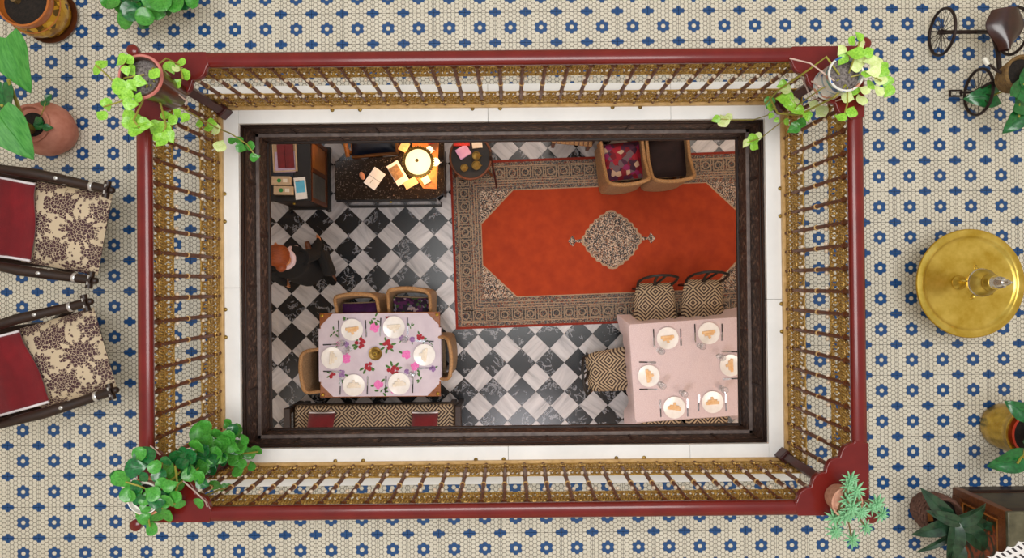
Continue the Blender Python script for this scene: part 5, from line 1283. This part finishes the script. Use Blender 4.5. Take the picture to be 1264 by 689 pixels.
# ---- painted chest
p = P(1175, 601, 0); W_, D_, H_ = .85, .55, .525
t = thing('painted_chest', 'dark wooden chest with orange and green painted panels', 'chest', (p.x + W_ / 2, p.y - D_ / 2, .001))
part('carcass', MB().box((0, 0, H_ / 2), (W_ - .03, D_ - .03, H_ - .02)), 'wood_m', t)
part('lid', MB().box((0, 0, H_ - .012), (W_ + .01, D_ + .01, .024)), plain('worn_green_lid', '#3d3a2a', '#6b6650', .4, scale=9), t, bevel=.005)
for s in (-1, 1):
    for (a, b) in ((s, -1), (s, 1)): part('corner_stile', MB().box((a * (W_ / 2 - .025), b * (D_ / 2 - .025), H_ / 2 - .01), (.05, .05, H_ - .03)), 'wood_m', t, bevel=.004)
    part('side_rail', MB().box((s * (W_ / 2 - .012), 0, .04), (.024, D_ - .1, .08)), 'wood_m', t); part('side_rail', MB().box((s * (W_ / 2 - .012), 0, H_ - .06), (.024, D_ - .1, .07)), 'wood_m', t)
    part('front_rail', MB().box((0, s * (D_ / 2 - .012), .04), (W_ - .1, .024, .08)), 'wood_d', t); part('front_rail', MB().box((0, s * (D_ / 2 - .012), H_ - .06), (W_ - .1, .024, .07)), 'wood_d', t)
    part('painted_side_panel', MB().box((s * (W_ / 2 - .016), 0, H_ / 2), (.012, D_ - .16, H_ - .22)), 'painted', t)
    for y0 in (-1, 1): part('gilt_line', MB().box((s * (W_ / 2 - .006), y0 * (D_ / 2 - .075), H_ / 2), (.008, .008, H_ - .18)), 'wood_o', t)
    for z0 in (.095, H_ - .105): part('gilt_line', MB().box((s * (W_ / 2 - .006), 0, z0), (.008, D_ - .15, .008)), 'wood_o', t)
    part('front_panel', MB().box((0, s * (D_ / 2 - .016), H_ / 2), (W_ - .12, .012, H_ - .22)), plain('dark_olive_paint', '#2a2416', '#463a20', .45), t)
c0 = P(1243, 668, H_ + .003)
lc = MB(); hx, hy = .34, .20; per = []
for (ax_, ay_, bx_, by_, n) in ((-hx, hy, -hx, -hy, 6), (-hx, -hy, hx, -hy, 10), (hx, -hy, hx, hy, 6), (hx, hy, -hx, hy, 10)):
    for k in range(n * 6):
        q = k / (n * 6); x, y_ = ax_ + (bx_ - ax_) * q, ay_ + (by_ - ay_) * q; d = Vector((by_ - ay_, -(bx_ - ax_))).normalized() * -.018 * abs(math.sin(PI * q * n))
        per.append((x + d.x, y_ + d.y))
lc.prism(per, 0, .004)
o = part('lace_runner', lc, 'lace', None, loc=(c0.x + .27, c0.y - .13, H_ + .0015), rz=math.radians(24)); tag(o, 'white scalloped runner with dark woven dashes on the painted chest', 'runner')

# ---- the two wooden armchairs with damask cushions and red throws
def armchair(px, py, rz, which):
    p = P(px, py, .45); loc = Vector((p.x, p.y, .001))
    t = thing('wooden_armchair', 'dark wooden armchair with silver inlay on arms, ' + which, 'chair', loc, rz, 'wooden armchairs on the gallery')
    part('seat_frame', MB().box((-.03, 0, .385), (.46, .48, .05)), 'wood_d', t, bevel=.008)
    part('backrest', MB().box((0, 0, 0), (.035, .50, .56)), 'wood_d', t, bevel=.008, loc=(-.315, 0, .68), rot=(0, -.22, 0))
    for s in (-1, 1):
        arm = [(-.40, s * .265, .645), (-.25, s * .268, .655), (-.08, s * .275, .635), (.08, s * .27, .60), (.20, s * .265, .585), (.30, s * .262, .585)]
        mb = MB()
        for a, b in zip(arm[:-1], arm[1:]): pass
        mb.tube(arm, [.024, .026, .030, .028, .026, .025], 10)
        o = part('armrest', mb, 'wood_d', t)
        part('arm_knob', MB().ball((.315, s * .262, .585), .020, 12, 8), 'wood_d', o); part('arm_end', MB().tube([(.285, s * .31, .583), (.285, s * .215, .583)], .019, 10), 'wood_d', o)
        for x in (.20, .06): part('silver_band', MB().lathe([(.0275, -.010), (.0292, -.008), (.0292, .008), (.0275, .010)], 14, mat=Matrix.Translation((x, s * (.265 + (.20 - x) * .035), .585 + (.20 - x) * .11)) @ Matrix.Rotation(PI / 2, 4, 'Y')), 'silver', o)
        part('silver_stud', MB().ball((.02, s * .272, .638), .012, 10, 6, (1.3, 1, .5)), 'silver', o); part('silver_band', MB().tube([(.285, s * .29, .603), (.285, s * .235, .603)], .006, 6), 'silver', o)
        part('front_leg', MB().tube([(-.33, s * .262, 0), (-.05, s * .262, .30), (.22, s * .264, .58)], [.02, .026, .022], 8), 'wood_d', t)
        part('rear_leg', MB().tube([(-.04, s * .235, 0), (-.16, s * .238, .34), (-.30, s * .25, .66)], [.02, .026, .022], 8), 'wood_d', t)
        part('stretcher', MB().tube([(-.19, s * .258, .15), (-.09, s * .240, .15)], .013, 7), 'wood_d', t)
    Mt = Matrix.Translation(loc) @ Matrix.Rotation(rz, 4, 'Z')
    c = part('damask_cushion', MB().cushion((0, 0, 0), (.50, .485, .13), n=14, pinch=.05), 'damask', None, loc=Mt @ Vector((.008, 0, .468)), rz=rz)
    tag(c, 'cream cushion with brown damask leaves in the armchair ' + which, 'cushion', 'damask cushions')
    th = thing('red_throw', 'red velvet throw with white piping over the armchair ' + which, 'throw', Mt @ Vector((0, 0, .54)), rz, 'red throws')
    path = [(-.11, -.003), (-.17, .0), (-.225, .02), (-.262, .08), (-.285, .17), (-.31, .28), (-.332, .385), (-.355, .432), (-.395, .44), (-.42, .40), (-.40, .28), (-.37, .14)]
    def fn(u_, v_):
        q = v_ * (len(path) - 1); i = min(len(path) - 2, int(q)); f = q - i
        x = path[i][0] * (1 - f) + path[i + 1][0] * f; z_ = path[i][1] * (1 - f) + path[i + 1][1] * f
        yy = (2 * u_ - 1) * .218; return (x + .012 * math.sin(u_ * 5) * (1 - v_) - .02 * (2 * u_ - 1) * (1 - v_), yy, z_ + .012 * math.sin(9 * u_) * .3 + .015 - .03 * max(0, abs(2 * u_ - 1) - .8) * (1 if v_ < .2 else 0))
    mb = MB(); mb.surf(fn, 16, 44); o = part('velvet', mb, 'velvet', th); sm = o.modifiers.new('thick', 'SOLIDIFY'); sm.thickness = .012; sm.offset = 0
    for e in (0.0, 1.0): part('white_piping', MB().tube([Vector(fn(e, k / 40)) + Vector((0, 0, .006)) for k in range(41)], .008, 6), 'piping', th)
armchair(79, 281, math.radians(-10.8), 'nearer the pink terracotta pot')
armchair(80, 443, math.radians(15.6), 'farther from the pink terracotta pot')
